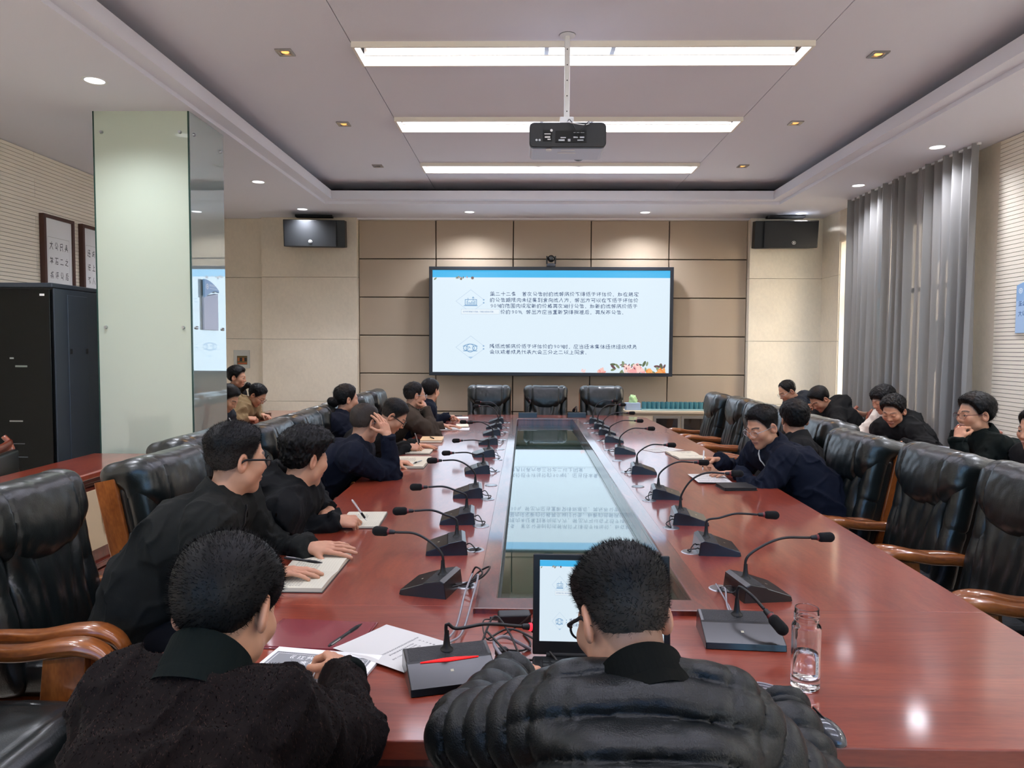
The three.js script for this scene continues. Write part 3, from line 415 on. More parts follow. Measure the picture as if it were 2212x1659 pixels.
  for (let i = 0; i < 4; i++) { const l = zj[i + 1] - zj[i] - 0.004; part('glass_pane', box(x1 - x0 - 2 * fw - 0.012, 0.008, l, 0, TY - d + 0.022, -(zj[i] + zj[i + 1]) / 2), gm, t); }
  for (const s of [-1, 1]) part('glass_ledge', box(0.03, 0.016, zl - 0.16, s * ((x1 - x0) / 2 - fw - 0.02), TY - d + 0.008, zc), ge, t);
  // cable grommets: chrome rings with a dark hole, as set into the top
  const rg = lathe([[0.026, 0.0005], [0.028, 0.003], [0.036, 0.003], [0.039, 0.0005]], 28), hole = cyl(0.027, 0.027, 0.002, 0, 0.0008, 0, 24), lid = cyl(0.036, 0.038, 0.003, 0, 0.0015, 0, 28);
  for (const z of [-2.5, -2.95, -3.35, -3.95, -4.35, -4.85, -5.35, -5.9, -6.5, -7.1, -7.5, -8.0]) for (const s of [-1, 1]) { const o = new THREE.Group(); o.name = 'grommet'; o.position.set(s * 0.44 + (s > 0 ? 0.01 : 0), TY, z + 5.2); part('ring', rg, M.steel, o); if ((z === -2.5 && s < 0) || (z === -2.95 && s < 0)) part('hole', hole, M.dark, o); else part('lid', lid, M.steel, o); t.add(o); }
}
// ---------------------------------------------------------------- executive chair
function chairGeo() {
  const ca = Math.cos(R(12)), sa = Math.sin(R(12)), oy = 0.43, oz = -0.15;
  const fr = (f) => (x, y, z) => { const py = y - oy, pz = z - oz; return f(x, py * ca - pz * sa, py * sa + pz * ca); }; // u across, v up the back, w out of the back
  const back = (lo, hi, f, h) => nets(fr(f), lo, hi, h);
  const G = {};
  G.cushion = chart(back([-0.26, 0.38, -0.36], [0.26, 0.98, 0.02], (u, v, w) => { const k = u * (1.25 - 0.9 * v); let d = sdRB(u, v - 0.25, w - 0.01, 0.2, 0.27, 0.055, 0.035) - 0.012 * (1 - (u / 0.2) ** 2) * Math.sin(clamp(v / 0.5) * PI); const fo = Math.sin(k * 66 + 2.8 * noise(u * 5, v * 4, 1)); return d + 0.0095 * (Math.abs(fo) ** 0.7 * Math.sign(fo)) * sstep(0.02, 0.22, v) * (0.7 + 0.5 * noise(u * 7, v * 3, 8)) + 0.004 * noise(u * 30, v * 9, 4); }, 0.0085));
  G.bolster = chart(back([0.18, 0.38, -0.4], [0.33, 1.03, 0.04], (s, v, w) => sdRB(s - 0.24, v - 0.26, w - 0.002, 0.045, 0.31, 0.06, 0.042) + 0.004 * noise(s * 22, v * 14, w * 20) + 0.004 * Math.exp(-(((v - 0.3) / 0.006) ** 2)), 0.01));
  G.bolsterL = G.bolster.clone(); G.bolsterL.scale(-1, 1, 1); { const I = G.bolsterL.index.array; for (let q = 0; q < I.length; q += 3) { const t = I[q]; I[q] = I[q + 1]; I[q + 1] = t; } }
  G.pillow = chart(back([-0.34, 0.72, -0.62], [0.34, 1.22, 0.1], (u, v, w) => { const sg = 0.1 * (1 - (u / 0.28) ** 2); const vb = v + sg * clamp((0.6 - v) / 0.2); let d = smin(sdRB(u, vb - 0.565, w - 0.008, 0.288, 0.105, 0.09, 0.07), sdRB(u, v - 0.615, w + 0.06, 0.288, 0.058, 0.105, 0.055), 0.03) - 0.016 * (1 - (u / 0.28) ** 2) * Math.sin(clamp((v - 0.36) / 0.33) * PI) * sstep(-0.05, 0.05, w); d += 0.012 * Math.exp(-(((Math.abs(u) - 0.178) / 0.006) ** 2)) + 0.003 * noise(u * 14, v * 18, w * 14) + 0.002 * noise(u * 40, v * 30, w * 30); return d; }, 0.0095));
  G.shell = chart(back([-0.33, 0.36, -0.45], [0.33, 1.08, 0.02], (u, v, w) => sdRB(u, v - 0.26, w + 0.045, 0.28, 0.3, 0.045, 0.025), 0.016));
  G.board = extr([[-0.275, -0.06], [0.275, -0.06], [0.286, 0.2], [0.284, 0.6], [-0.284, 0.6], [-0.286, 0.2]], 0.085, 0.006).translate(0, 0, -0.168).rotateX(-R(12)).translate(0, oy, oz);
  G.seat = chart(nets((x, y, z) => { let d = sdRB(x, y - 0.43, z - 0.03, 0.255, 0.062, 0.25, 0.05) - 0.014 * Math.cos(clamp(x / 0.25, -1, 1) * PI / 2) ; d += 0.006 * Math.exp(-(((Math.abs(x) - 0.19) / 0.006) ** 2)) + 0.006 * Math.exp(-(((z - 0.21) / 0.007) ** 2)) + 0.003 * noise(x * 16, 3, z * 16); return d; }, [-0.28, 0.34, -0.26], [0.28, 0.52, 0.33], 0.011));
  G.arm = sweep([[0, 0.58, -0.27], [0, 0.605, -0.16], [0, 0.612, 0.0], [0, 0.632, 0.12], [0, 0.635, 0.19], [0, 0.612, 0.255], [0, 0.575, 0.285]], [[0.024, 0.026], [0.028, 0.028], [0.029, 0.026], [0.036, 0.026], [0.04, 0.028], [0.038, 0.026], [0.03, 0.014]], 34, 14);
  G.post = extr([[0.03, 0.05], [0.18, 0.05], [0.19, 0.35], [0.2, 0.61], [0.07, 0.595], [0.05, 0.4]], 0.028, 0.004).rotateY(-PI / 2);
  G.leg = extr([[-0.03, 0], [0.03, 0], [0.038, 0.36], [-0.038, 0.36]], 0.04, 0.006).rotateY(PI / 2);
  G.rail = rbox(0.54, 0.06, 0.5, 0.01, 0, 0.345, 0.03);
  return G;
}
const CG = chairGeo();
function makeChair(label, pos, turn, group, wood) {
  const t = thing('executive_chair', label, 'chair', pos, turn, group);
  part('seat', CG.seat, M.leather, t); const b = part('backrest', CG.cushion, M.leather, t); part('bolster', CG.bolster, M.leather, b); part('bolster', CG.bolsterL, M.leather, b); part('back_shell', CG.shell, M.leather, b); part('head_pillow', CG.pillow, M.leather, t); part('back_board', CG.board, wood, t);
  for (const s of [-1, 1]) { const a = part('armrest', CG.arm, wood, t); a.position.x = s * 0.292; const p = part('arm_panel', CG.post, wood, a); p.position.set(0.014, -0.0, 0); }
  for (const s of [-1, 1]) { part('leg', CG.leg, wood, t).position.set(s * 0.24 - 0.02, 0, 0.22); part('leg', CG.leg, wood, t).position.set(s * 0.24 - 0.02, 0, -0.18); }
  part('seat_rail', CG.rail, wood, t); return t;
}
const CH = [ // x, z, extra turn, side, label
  [-1.6, -1.95, 0, 1, 'leather executive chair cut off at lower left corner, only seat and arm in view'], [-1.63, -2.66, 0, 1, 'black leather executive chair with ruched back at far left, behind the man in black glasses'], [-1.46, -3.42, -2, 1, 'black leather executive chair showing its brown side board, behind the hooded writer at left'],
  [-1.64, -4.15, 0, 1, 'empty black leather chair near the pillar, mostly hidden by the first man\'s head'], [-1.46, -4.87, 2, 1, 'black leather executive chair just behind the man in the navy jacket'], [-1.47, -5.57, 0, 1, 'black leather executive chair behind the man with his head bent low at left'], [-1.47, -6.27, -2, 1, 'black leather executive chair behind the woman with the dark hair bun'], [-1.5, -6.98, 0, 1, 'black leather executive chair behind the man in the brown jacket on the left'], [-1.5, -7.72, 2, 1, 'black leather executive chair seen right of the bun, next to last on the left'], [-1.5, -8.42, 0, 1, 'furthest black leather executive chair on the left side of the table'],
  [1.86, -2.44, 0, -1, 'executive chair at the right edge, only the tips of its wooden arms in view'], [1.92, -3.1, 0, -1, 'nearest leather executive chair on the right with its back cut by the picture edge'], [1.88, -3.75, 0, -1, 'whole empty leather chair on the right, in front of the man resting his chin'], [1.77, -4.42, 2, -1, 'empty-looking black leather chair just right of the man writing in rimless glasses'], [1.94, -5.4, 0, -1, 'black leather executive chair behind the man who turns his head away at right'], [1.93, -6.08, 0, -1, 'fourth leather chair from the far end on the right, hidden behind the writer'], [1.95, -6.8, 0, -1, 'third leather chair from the far end on the right, partly behind the writer\'s face'], [1.97, -7.52, -2, -1, 'second black leather chair from the far end on the right'], [1.92, -8.22, 0, -1, 'furthest black leather chair on the right, beside the low cabinet'],
  [-0.56, -0.98, 0, 2, 'leather executive chair under the man in the brown wool coat'], [0.2, -0.98, 0, 2, 'leather executive chair under the man in the padded jacket'],
  [-0.48, -9.32, 90, 0, 'leather chair at the far table end, left of the three below the screen'], [0.27, -9.32, 90, 0, 'leather chair at the far table end, middle of the three below the screen'], [1.01, -9.32, 90, 0, 'leather chair at the far table end, right of the three below the screen'],
];
{
  let pl, pr;
  for (const [x, z, dt, s, label] of CH) {
    const gr = s === 2 ? 'executive chairs at the near end of the table' : s > 0 ? 'executive chairs along the left side of the table' : s < 0 ? 'executive chairs along the right side of the table' : 'executive chairs at the head of the table';
    const turn = s === 2 ? PI : s > 0 ? PI / 2 + R(dt) : s < 0 ? -PI / 2 + R(dt) : R(dt - 90);
    if (s >= 0 && !pl) pl = makeChair(label, [x, 0, z], turn, gr, M.armWood); else if (s < 0 && !pr) pr = makeChair(label, [x, 0, z], turn, gr, M.armWood); else copyOf(s < 0 ? pr : pl, label, [x, 0, z], turn, gr);
  }
}
// ---------------------------------------------------------------- front wall things
{
  const t = thing('led_screen', 'large black-framed wall screen showing a pale blue slide of dark text', 'screen', [0.345, 1.957, ZF + 0.005]); const W = 3.37, H = 1.5, f = 0.04;
  part('frame', extr([[-W / 2, -H / 2], [W / 2, -H / 2], [W / 2, H / 2], [-W / 2, H / 2]], 0.1, 0.004, [[[-W / 2 + f, -H / 2 + f], [-W / 2 + f, H / 2 - f], [W / 2 - f, H / 2 - f], [W / 2 - f, -H / 2 + f]]]), std({ color: 0x22262e, roughness: 0.45 }), t);
  part('housing', box(W - 0.06, H - 0.06, 0.12, 0, 0, 0.02), M.dark, t);
  const g = new THREE.BoxGeometry(W - 2 * f + 0.01, H - 2 * f + 0.01, 0.01); part('display', g, std({ color: 0x000000, emissive: 0xffffff, emissiveMap: SLIDE, emissiveIntensity: 1.0, roughness: 0.6 }), t).position.z = 0.086;
  const l = new THREE.RectAreaLight(0xcfe4ff, SCREEN_NITS, W - 2 * f, H - 2 * f); l.position.set(0.345, 1.957, ZF + 0.11); l.lookAt(0.345, 1.957, 0); scene.add(l);
}
{ // conference camera on top of the screen
  const t = thing('conference_camera', 'small dark pan-tilt camera standing on top of the wall screen', 'camera', [0.345, 2.712, ZF + 0.07]);
  part('base', lathe([[0, 0], [0.06, 0], [0.062, 0.03], [0.055, 0.045], [0, 0.045]], 24), std({ color: 0x5b616b, roughness: 0.4 }), t);
  for (const s of [-1, 1]) part('yoke', rbox(0.018, 0.11, 0.06, 0.006, s * 0.058, 0.095, 0), M.plastic, t);
  const b = part('ball_head', ball(0.05, 0, 0.115, 0), M.gloss, t); part('lens', cyl(0.024, 0.026, 0.02, 0, 0, 0, 20).rotateX(PI / 2).translate(0, 0.115, 0.048), M.gloss, b);
}
for (const s of [-1, 1]) { // wedge loudspeakers
  const t = thing('loudspeaker', s < 0 ? 'black wedge loudspeaker hung high on the wall left of the screen' : 'black wedge loudspeaker hung high on the wall right of the screen', 'loudspeaker', [s < 0 ? -2.9 : 3.5, 3.13, ZF + 0.26], s < 0 ? R(4) : R(-3), 'wall loudspeakers');
  const q = s < 0 ? 1 : -1, w = 0.35; // deep side towards the screen
  part('cabinet', extr([[-w * q, 0.2], [w * q, 0.2], [(w + 0.09) * q, -0.02], [(w + 0.09) * q, -0.16], [-w * q, -0.2]].map((p) => [p[0], -p[1]]), 0.34, 0.008).rotateX(PI / 2).rotateX(R(6)).translate(0, 0.17, 0.0), M.plastic, t);
  part('grille', rbox(w * 2 - 0.01, 0.345, 0.02, 0.008, 0, -0.005, 0.212).rotateX(R(6)), std({ color: 0x1b1d20, roughness: 0.55, bumpMap: clothBump, bumpScale: 0.0004 }), t);
  const lg = merge([lathe([[0.02, 0], [0.025, 0.002], [0.02, 0.004]], 20).rotateX(PI / 2), tube([[-0.012, 0.008, 0.003], [0.008, 0.008, 0.003], [-0.006, 0, 0.003], [0.01, -0.004, 0.003], [-0.01, -0.01, 0.003]], 0.003, 16, 5)]); part('badge', lg, M.white, t).position.set(q * -0.02 + 0.02, -0.135, 0.209);
  part('bracket', rbox(0.5, 0.03, 0.1, 0.004, 0, 0.245, -0.05), M.dark, t);
}
{ // fuse box, far left wall
  const t = thing('fuse_box', 'grey wall box with a small window onto its breakers, right of the pillar', 'fuse box', [-4.05, 1.41, ZF - 0.1]);
  part('cover', extr([[-0.11, -0.125], [0.11, -0.125], [0.11, 0.125], [-0.11, 0.125]], 0.02, 0.003, [[[-0.07, -0.08], [-0.07, 0.05], [0.085, 0.05], [0.085, -0.08]]]), std({ color: 0xb9b8b0, roughness: 0.5 }), t);
  part('recess', box(0.16, 0.14, 0.008, 0.007, -0.015, 0.004), std({ color: 0x6b5b33, roughness: 0.4 }), t); for (let i = 0; i < 4; i++) part('breaker', rbox(0.03, 0.05, 0.014, 0.002, -0.045 + i * 0.034, -0.005, 0.01), std({ color: i % 2 ? 0x2b2a28 : 0xa8632f, roughness: 0.5 }), t); part('strip_label', box(0.13, 0.016, 0.004, 0.007, -0.06, 0.01), std({ color: 0xb4552f, roughness: 0.6 }), t);
}
{ // low cabinet with glass tumblers and tissues
  const X0 = 1.36, W = 1.5, D = 0.36, H = 0.75, t = thing('low_cabinet', 'low pale wooden cabinet with two dark glass doors under the fabric wall', 'cabinet', [X0 + W / 2, 0, ZF + 0.05 + D / 2]), wood = std({ color: 0xd0bfa4, roughness: 0.45 }), fr = std({ color: 0x98938a, roughness: 0.35, metalness: 0.3 });
  part('carcass', box(W - 0.02, H - 0.04, D - 0.03, 0, (H - 0.04) / 2, -0.012), wood, t); part('worktop', rbox(W + 0.02, 0.035, D + 0.02, 0.006, 0, H - 0.018, 0), wood, t);
  const hd = tube([[0, 0.05, 0], [0, 0.045, 0.018], [0, 0, 0.024], [0, -0.045, 0.018], [0, -0.05, 0]], 0.005, 16, 6), dx = [[-0.73, -0.38, 0], [-0.375, -0.015, 1], [0.0, 0.345, 1], [0.355, 0.73, 0]].map((q) => [q[0], q[1] - 0.005, q[2]]);
  for (const [a, b, g] of dx) { const w = b - a, c = (a + b) / 2;
    if (g) { const d = part('glass_door', extr([[-w / 2, -0.3], [w / 2, -0.3], [w / 2, 0.3], [-w / 2, 0.3]], 0.014, 0.002, [[[-w / 2 + 0.03, -0.27], [-w / 2 + 0.03, 0.27], [w / 2 - 0.03, 0.27], [w / 2 - 0.03, -0.27]]]), fr, t); d.position.set(c, 0.38, D / 2 - 0.022); part('pane', box(w - 0.05, 0.55, 0.005, 0, 0, 0.008), phy({ color: 0x2b2624, roughness: 0.08, clearcoat: 1 }), d); part('handle', hd, M.steel, d).position.set(c < -0.1 ? w / 2 - 0.02 : -w / 2 + 0.02, 0.06, 0.016); }
    else { const d = part('wooden_door', rbox(w - 0.006, 0.6, 0.018, 0.004), wood, t); d.position.set(c, 0.38, D / 2 - 0.018); part('handle', hd, M.gold, d).position.set(c > 0 ? -w / 2 + 0.04 : w / 2 - 0.04, 0.04, 0.01); } }
  const tz = ZF + 0.05 + D / 2;
  const tray = solo('glass_tray', 'long shallow clear tray under the rows of glass tumblers', 'tray', merge([rbox(1.05, 0.008, 0.2, 0.003, 0, 0.004, 0), rbox(1.05, 0.02, 0.006, 0.002, 0, 0.012, 0.1), rbox(1.05, 0.02, 0.006, 0.002, 0, 0.012, -0.1)]), std({ color: 0x9fc1c4, roughness: 0.2 }), [2.1, H, tz]);
  const prof = lathe([[0, 0.004], [0.021, 0.004], [0.025, 0.1], [0.0268, 0.1], [0.023, 0], [0, 0]], 16), gm = phy({ color: 0x7fc3cc, transmission: 0.6, thickness: 0, roughness: 0.06 }); let p;
  for (let r = 0; r < 2; r++) for (let i = 0; i < 16; i++) { const nth = ['first', 'second', 'third', 'fourth', 'fifth', 'sixth', 'seventh', 'eighth', 'ninth', 'tenth', 'eleventh', 'twelfth', 'thirteenth', 'fourteenth', 'fifteenth', 'last'][i], l = `blue-tinted glass tumbler, ${nth} from the tissue box in the ${r ? 'rear' : 'front'} row`, pos = [1.63 + i * 0.064, H + 0.008, tz + (r ? -0.05 : 0.04)], g = 'glass tumblers in two rows on the low cabinet'; if (!p) p = solo('glass_tumbler', l, 'glass', prof, gm, pos, 0, g); else copyOf(p, l, pos, 0); }
  const b = thing('tissue_box', 'pale blue tissue box with pale green tissue, left end of the low cabinet', 'tissue box', [1.47, H, tz + 0.02], 0.1); part('box', rbox(0.2, 0.1, 0.11, 0.006, 0, 0.05, 0), std({ color: 0xa9bcd4, roughness: 0.6, map: canvasTex(128, 64, (x) => { x.fillStyle = '#fff'; x.fillRect(0, 0, 128, 64); x.fillStyle = '#7d9cc8'; for (let i = 0; i < 7; i++) x.fillRect(10 + i * 16, 20 + (i * 7) % 20, 9, 14); }) }), b);
  const tg = new THREE.SphereGeometry(0.06, 18, 14); { const q = tg.attributes.position; for (let i = 0; i < q.count; i++) { const x = q.getX(i), y = q.getY(i), z = q.getZ(i), k = 1 + 0.5 * noise(x * 40, y * 40, z * 40); q.setXYZ(i, x * k * 0.9, y * k * 1.15 + 0.14, z * k * 0.5); } tg.computeVertexNormals(); } part('tissue', tg, std({ color: 0xbfe3a4, roughness: 0.9 }), b);
}
// ---------------------------------------------------------------- projector hung from the ceiling
{
  const t = thing('projector', 'black ceiling projector seen from behind with a panel of sockets and white underside', 'projector', [0.262, 2.96, -4.86]);
  const W = 0.48, H = 0.145, D = 0.36, rr = []; for (const [cx, cy, a0] of [[W / 2 - 0.025, H / 2 - 0.025, 0], [-W / 2 + 0.025, H / 2 - 0.025, 90], [-W / 2 + 0.025, -H / 2 + 0.025, 180], [W / 2 - 0.025, -H / 2 + 0.025, 270]]) for (let i = 0; i <= 5; i++) rr.push([cx + 0.025 * Math.cos(R(a0 + i * 18)), cy + 0.025 * Math.sin(R(a0 + i * 18))]);
  part('rear_panel', extr(rr, 0.03, 0.006).translate(0, 0, 0.12), M.plastic, t); part('shell', extr(rr, D - 0.09, 0.006).translate(0, 0, 0.12 - D + 0.085), std({ color: 0xc9cedb, roughness: 0.4 }), t);
  part('lens', cyl(0.05, 0.055, 0.06, 0.1, 0, 0, 24).rotateX(PI / 2).translate(0, 0, -0.26), M.gloss, t);
  const bay = part('socket_bay', box(0.2, 0.075, 0.004, 0.02, -0.012, 0.158), M.dark, t), sk = [[-0.05, -0.02, 0.036, 0.008], [-0.06, -0.036, 0.04, 0.012], [-0.012, -0.036, 0.018, 0.016], [0.03, -0.018, 0.03, 0.01], [0.07, -0.018, 0.03, 0.01], [0.06, -0.036, 0.04, 0.008], [0.05, 0.012, 0.07, 0.004]];
  for (const [x, y, w, h] of sk) part('socket', rbox(w, h, 0.006, 0.002, 0.02 + x, y, 0.162), M.steel, bay);
  const lp = part('button_panel', box(0.06, 0.07, 0.004, -0.13, -0.005, 0.158), M.dark, t); for (const [x, y, w, h] of [[-0.13, 0.004, 0.04, 0.005], [-0.13, -0.016, 0.034, 0.008], [-0.12, -0.03, 0.02, 0.006]]) part('sticker', box(w, h, 0.003, x, y, 0.161), M.white, lp); part('button', cyl(0.008, 0.008, 0.006, 0, 0, 0, 16).rotateX(PI / 2).translate(-0.105, 0.026, 0.16), M.white, lp); for (const x of [-0.2, -0.18]) part('button', cyl(0.007, 0.007, 0.006, 0, 0, 0, 16).rotateX(PI / 2).translate(x, -0.034, 0.157), M.steel, lp);
  part('underside_label', box(0.12, 0.002, 0.014, 0, -H / 2 - 0.007, 0.02), M.white, t); part('underside_label', box(0.09, 0.002, 0.008, 0.005, -H / 2 - 0.007, 0.08), M.white, t);
  part('foot', cyl(0.02, 0.018, 0.01, -0.12, -H / 2 - 0.008, 0.1, 18), M.white, t);
  const cm = M.white; part('cable', tube([[0.0, 0.1, 0.1], [0.01, 0.09, 0.175], [0.04, 0.03, 0.2], [0.06, -0.016, 0.175]], 0.003), M.plastic, t); part('cable', tube([[0.14, 0.08, 0.1], [0.13, 0.075, 0.18], [0.09, 0.03, 0.2], [0.065, -0.016, 0.17]], 0.003), M.plastic, t); part('cable', tube([[0.0, 0.09, 0.13], [0.03, 0.06, 0.2], [0.1, 0.05, 0.2], [0.14, 0.072, 0.15]], 0.0028), M.white, t);
  const m = thing('projector_mount', 'white ceiling bracket with a drilled drop pole above the projector', 'bracket', [0.262, 2.96, -4.86]), y0 = H / 2 + 0.01;
  part('drop_pole', rbox(0.036, HC - 2.96 - y0 - 0.07, 0.03, 0.006, 0, (HC - 2.96 + y0 + 0.07) / 2, 0), cm, m).rotation.set(0, 0, 0); const fl = part('ceiling_flange', lathe([[0, -0.01], [0.05, -0.01], [0.055, 0], [0, 0]], 24), cm, m); fl.position.y = HC - 2.96;
  for (let i = 0; i < 5; i++) part('bolt_hole', cyl(0.004, 0.004, 0.004, 0, 0, 0, 10).rotateX(PI / 2), M.dark, m).position.set(0, y0 + 0.11 + i * 0.1, 0.0155);
  part('pivot_block', rbox(0.09, 0.05, 0.07, 0.006, 0, y0 + 0.045, 0), cm, m); for (const s of [-1, 1]) { part('arm', rbox(0.13, 0.008, 0.03, 0.003, 0, 0, 0).rotateZ(s * 0.1), cm, m).position.set(s * 0.09, y0 + 0.008, 0.03); part('arm', rbox(0.03, 0.008, 0.16, 0.003), cm, m).position.set(s * 0.05, y0 + 0.012, -0.06); }
  part('pivot_plate', rbox(0.17, 0.012, 0.05, 0.003, 0, y0 + 0.016, 0.0), M.steel, m);
}
// ---------------------------------------------------------------- left side: rack, framed scrolls, desks
{
  const t = thing('server_rack', 'tall black equipment rack with a dark glass door, standing left of the pillar', 'equipment rack', [-3.82, 0, -5.6]); const W = 0.62, D = 0.58, H = 2.06, grey = std({ color: 0x3c444e, roughness: 0.42, metalness: 0.4 });
  part('frame', box(W - 0.02, H - 0.06, D - 0.03, 0, H / 2, -0.01), M.plastic, t); part('top_cap', rbox(W + 0.012, 0.035, D + 0.012, 0.008, 0, H - 0.018, 0), grey, t); part('plinth', box(W, 0.05, D, 0, 0.025, 0), M.dark, t);
  const d = part('glass_door', rbox(W - 0.03, H - 0.1, 0.012, 0.004, 0, H / 2, D / 2), phy({ color: 0x050706, roughness: 0.14, specularIntensity: 0.5 }), t); part('brand_tag', box(0.035, 0.016, 0.003, 0.24, H - 0.09, D / 2 + 0.008), M.white, d);
  for (const [x, y, w, h, m] of [[-0.18, 1.53, 0.05, 0.02, std({ color: 0x10204a, emissive: 0x2a4cff, emissiveIntensity: 0.6 })], [0.0, 1.5, 0.03, 0.012, std({ color: 0x8a8f88, roughness: 0.5 })], [0.07, 1.44, 0.09, 0.014, std({ color: 0x6f746a, roughness: 0.5 })], [0.02, 1.03, 0.1, 0.01, std({ color: 0x8d8a80, roughness: 0.5 })], [0.0, 0.86, 0.16, 0.005, std({ color: 0x50555a, roughness: 0.5 })], [0.02, 0.76, 0.16, 0.005, std({ color: 0x50555a, roughness: 0.5 })]]) part('indicator_light_strip', box(w, h, 0.003, x, y, D / 2 + 0.008), m, d);
  const s = part('side_panel', rbox(0.012, H - 0.08, D - 0.03, 0.003, W / 2, H / 2, 0), grey, t); part('lift_off_cover', rbox(0.012, H - 0.22, 0.25, 0.004, W / 2 + 0.006, H / 2 + 0.03, 0.0), grey, s); for (const z of [-0.1, 0.1]) part('latch', rbox(0.008, 0.04, 0.024, 0.003, W / 2 + 0.014, 1.55, z), M.dark, s);
}
{
  const cols = [['文学宗拾家人之公', '公石告記二土方大', '民二公三分上同入', '吴之后集不文出新'], ['经法不可在行次表', '家上人格新二以公', '宗之石学入土方文', '民分大会文告如再']];
  cols[0][1] = '公石评范二土方大';
  const sc = (k) => canvasTex(360, 1100, (x, w, h) => { x.fillStyle = '#e9eaec'; x.fillRect(0, 0, w, h); x.strokeStyle = '#a9a9a8'; x.lineWidth = 2; x.strokeRect(36, 120, w - 78, h - 190); x.strokeStyle = x.fillStyle = '#3a3c3e'; cols[k].forEach((s, i) => write(x, s, 62 + i * 66, 150, 38, 44, 92, 4.2, true, 3)); });
  const gl = M.glass; [[-7.03, 'framed calligraphy scroll of brushed characters, hung left above the rack'], [-7.63, 'framed calligraphy scroll half hidden by the pillar, right of the other scroll']].forEach(([z, label], k) => {
    const t = thing('calligraphy_frame', label, 'picture frame', [XL + 0.0025, 1.98, z], PI / 2, 'framed calligraphy scrolls'); const W = 0.46, H = 1.72, b = 0.028;
    part('frame', extr([[-W / 2, -H / 2], [W / 2, -H / 2], [W / 2, H / 2], [-W / 2, H / 2]], 0.045, 0.003, [[[-W / 2 + b, -H / 2 + b], [-W / 2 + b, H / 2 - b], [W / 2 - b, H / 2 - b], [W / 2 - b, -H / 2 + b]]]), std({ color: 0x4b2b22, roughness: 0.4 }), t);
    part('scroll', new THREE.BoxGeometry(W - 2 * b + 0.01, H - 2 * b + 0.01, 0.006), std({ map: sc(k), roughness: 0.8 }), t).position.z = 0.03; });
}
const flower = (() => { const g = [], r = rngOf(8); for (let ring = 0; ring < 4; ring++) for (let i = 0; i < 5 + ring * 2; i++) { const a = i / (5 + ring * 2) * 2 * PI + ring * 0.5, q = 0.018 + ring * 0.022; g.push(ball(0.022, q * Math.cos(a), q * 1.35 * Math.sin(a), 0.02 - ring * 0.004, 0.8 + 0.4 * r(), 1 + 0.4 * r(), 0.6, 8)); } for (let i = 0; i < 8; i++) { const a = i / 8 * 2 * PI; g.push(ball(0.03, 0.088 * Math.cos(a), 0.115 * Math.sin(a), 0.006, 0.7, 1.1, 0.4, 8)); } g.push(ball(0.02, 0, 0, 0.03)); return merge(g); })();
function desk(label, x, z0, z1, face, nPan) { // long desk with its decorated front towards the table
  const L = z1 - z0, W = 0.5, t = thing('side_desk', label, 'desk', [x, 0, (z0 + z1) / 2], face > 0 ? 0 : PI); const cream = std({ color: 0xdccba8, roughness: 0.5 });
  part('top', rbox(W, 0.045, L, 0.012, -W / 2 + 0.02, 0.742, 0), M.table, t); part('top_moulding', merge([rbox(W - 0.03, 0.03, L - 0.03, 0.006, -W / 2 + 0.02, 0.705, 0), rbox(W - 0.06, 0.025, L - 0.06, 0.006, -W / 2 + 0.02, 0.678, 0)]), M.tableDark, t);
  part('modesty_board', box(0.03, 0.6, L - 0.08, -0.02, 0.36, 0), M.tableTrim, t); part('base_moulding', merge([rbox(0.06, 0.1, L - 0.06, 0.008, 0.0, 0.05, 0), rbox(0.045, 0.04, L - 0.06, 0.008, 0.0, 0.13, 0)]), M.tableTrim, t);
  for (const e of [-1, 0, 1]) part('end_board', box(W - 0.06, 0.68, 0.03, -W / 2 + 0.02, 0.34, e * (L / 2 - 0.05)), M.tableTrim, t);
  const pl = (L - 0.1) / nPan; for (let i = 0; i < nPan; i++) { const zc = -L / 2 + 0.05 + (i + 0.5) * pl; const p = part('cream_panel', rbox(0.012, 0.4, pl - 0.1, 0.003, 0.0, 0.44, zc), cream, t); part('gilt_flower', flower, M.gold, p).position.set(0.006, 0.44, zc); p.children[0].rotation.y = PI / 2; }
  return t;
}
desk('red-brown side desk with a cream front and gilt carved flowers, left of the near chairs', -2.86, -5.5, -3.1, 1, 2);
desk('red-brown side desk at the far left, beyond the pillar', -2.86, -9.3, -6.4, 1, 2);
desk('red-brown side desk running beside the curtain on the right', 2.86, -9.2, -3.4, -1, 4);
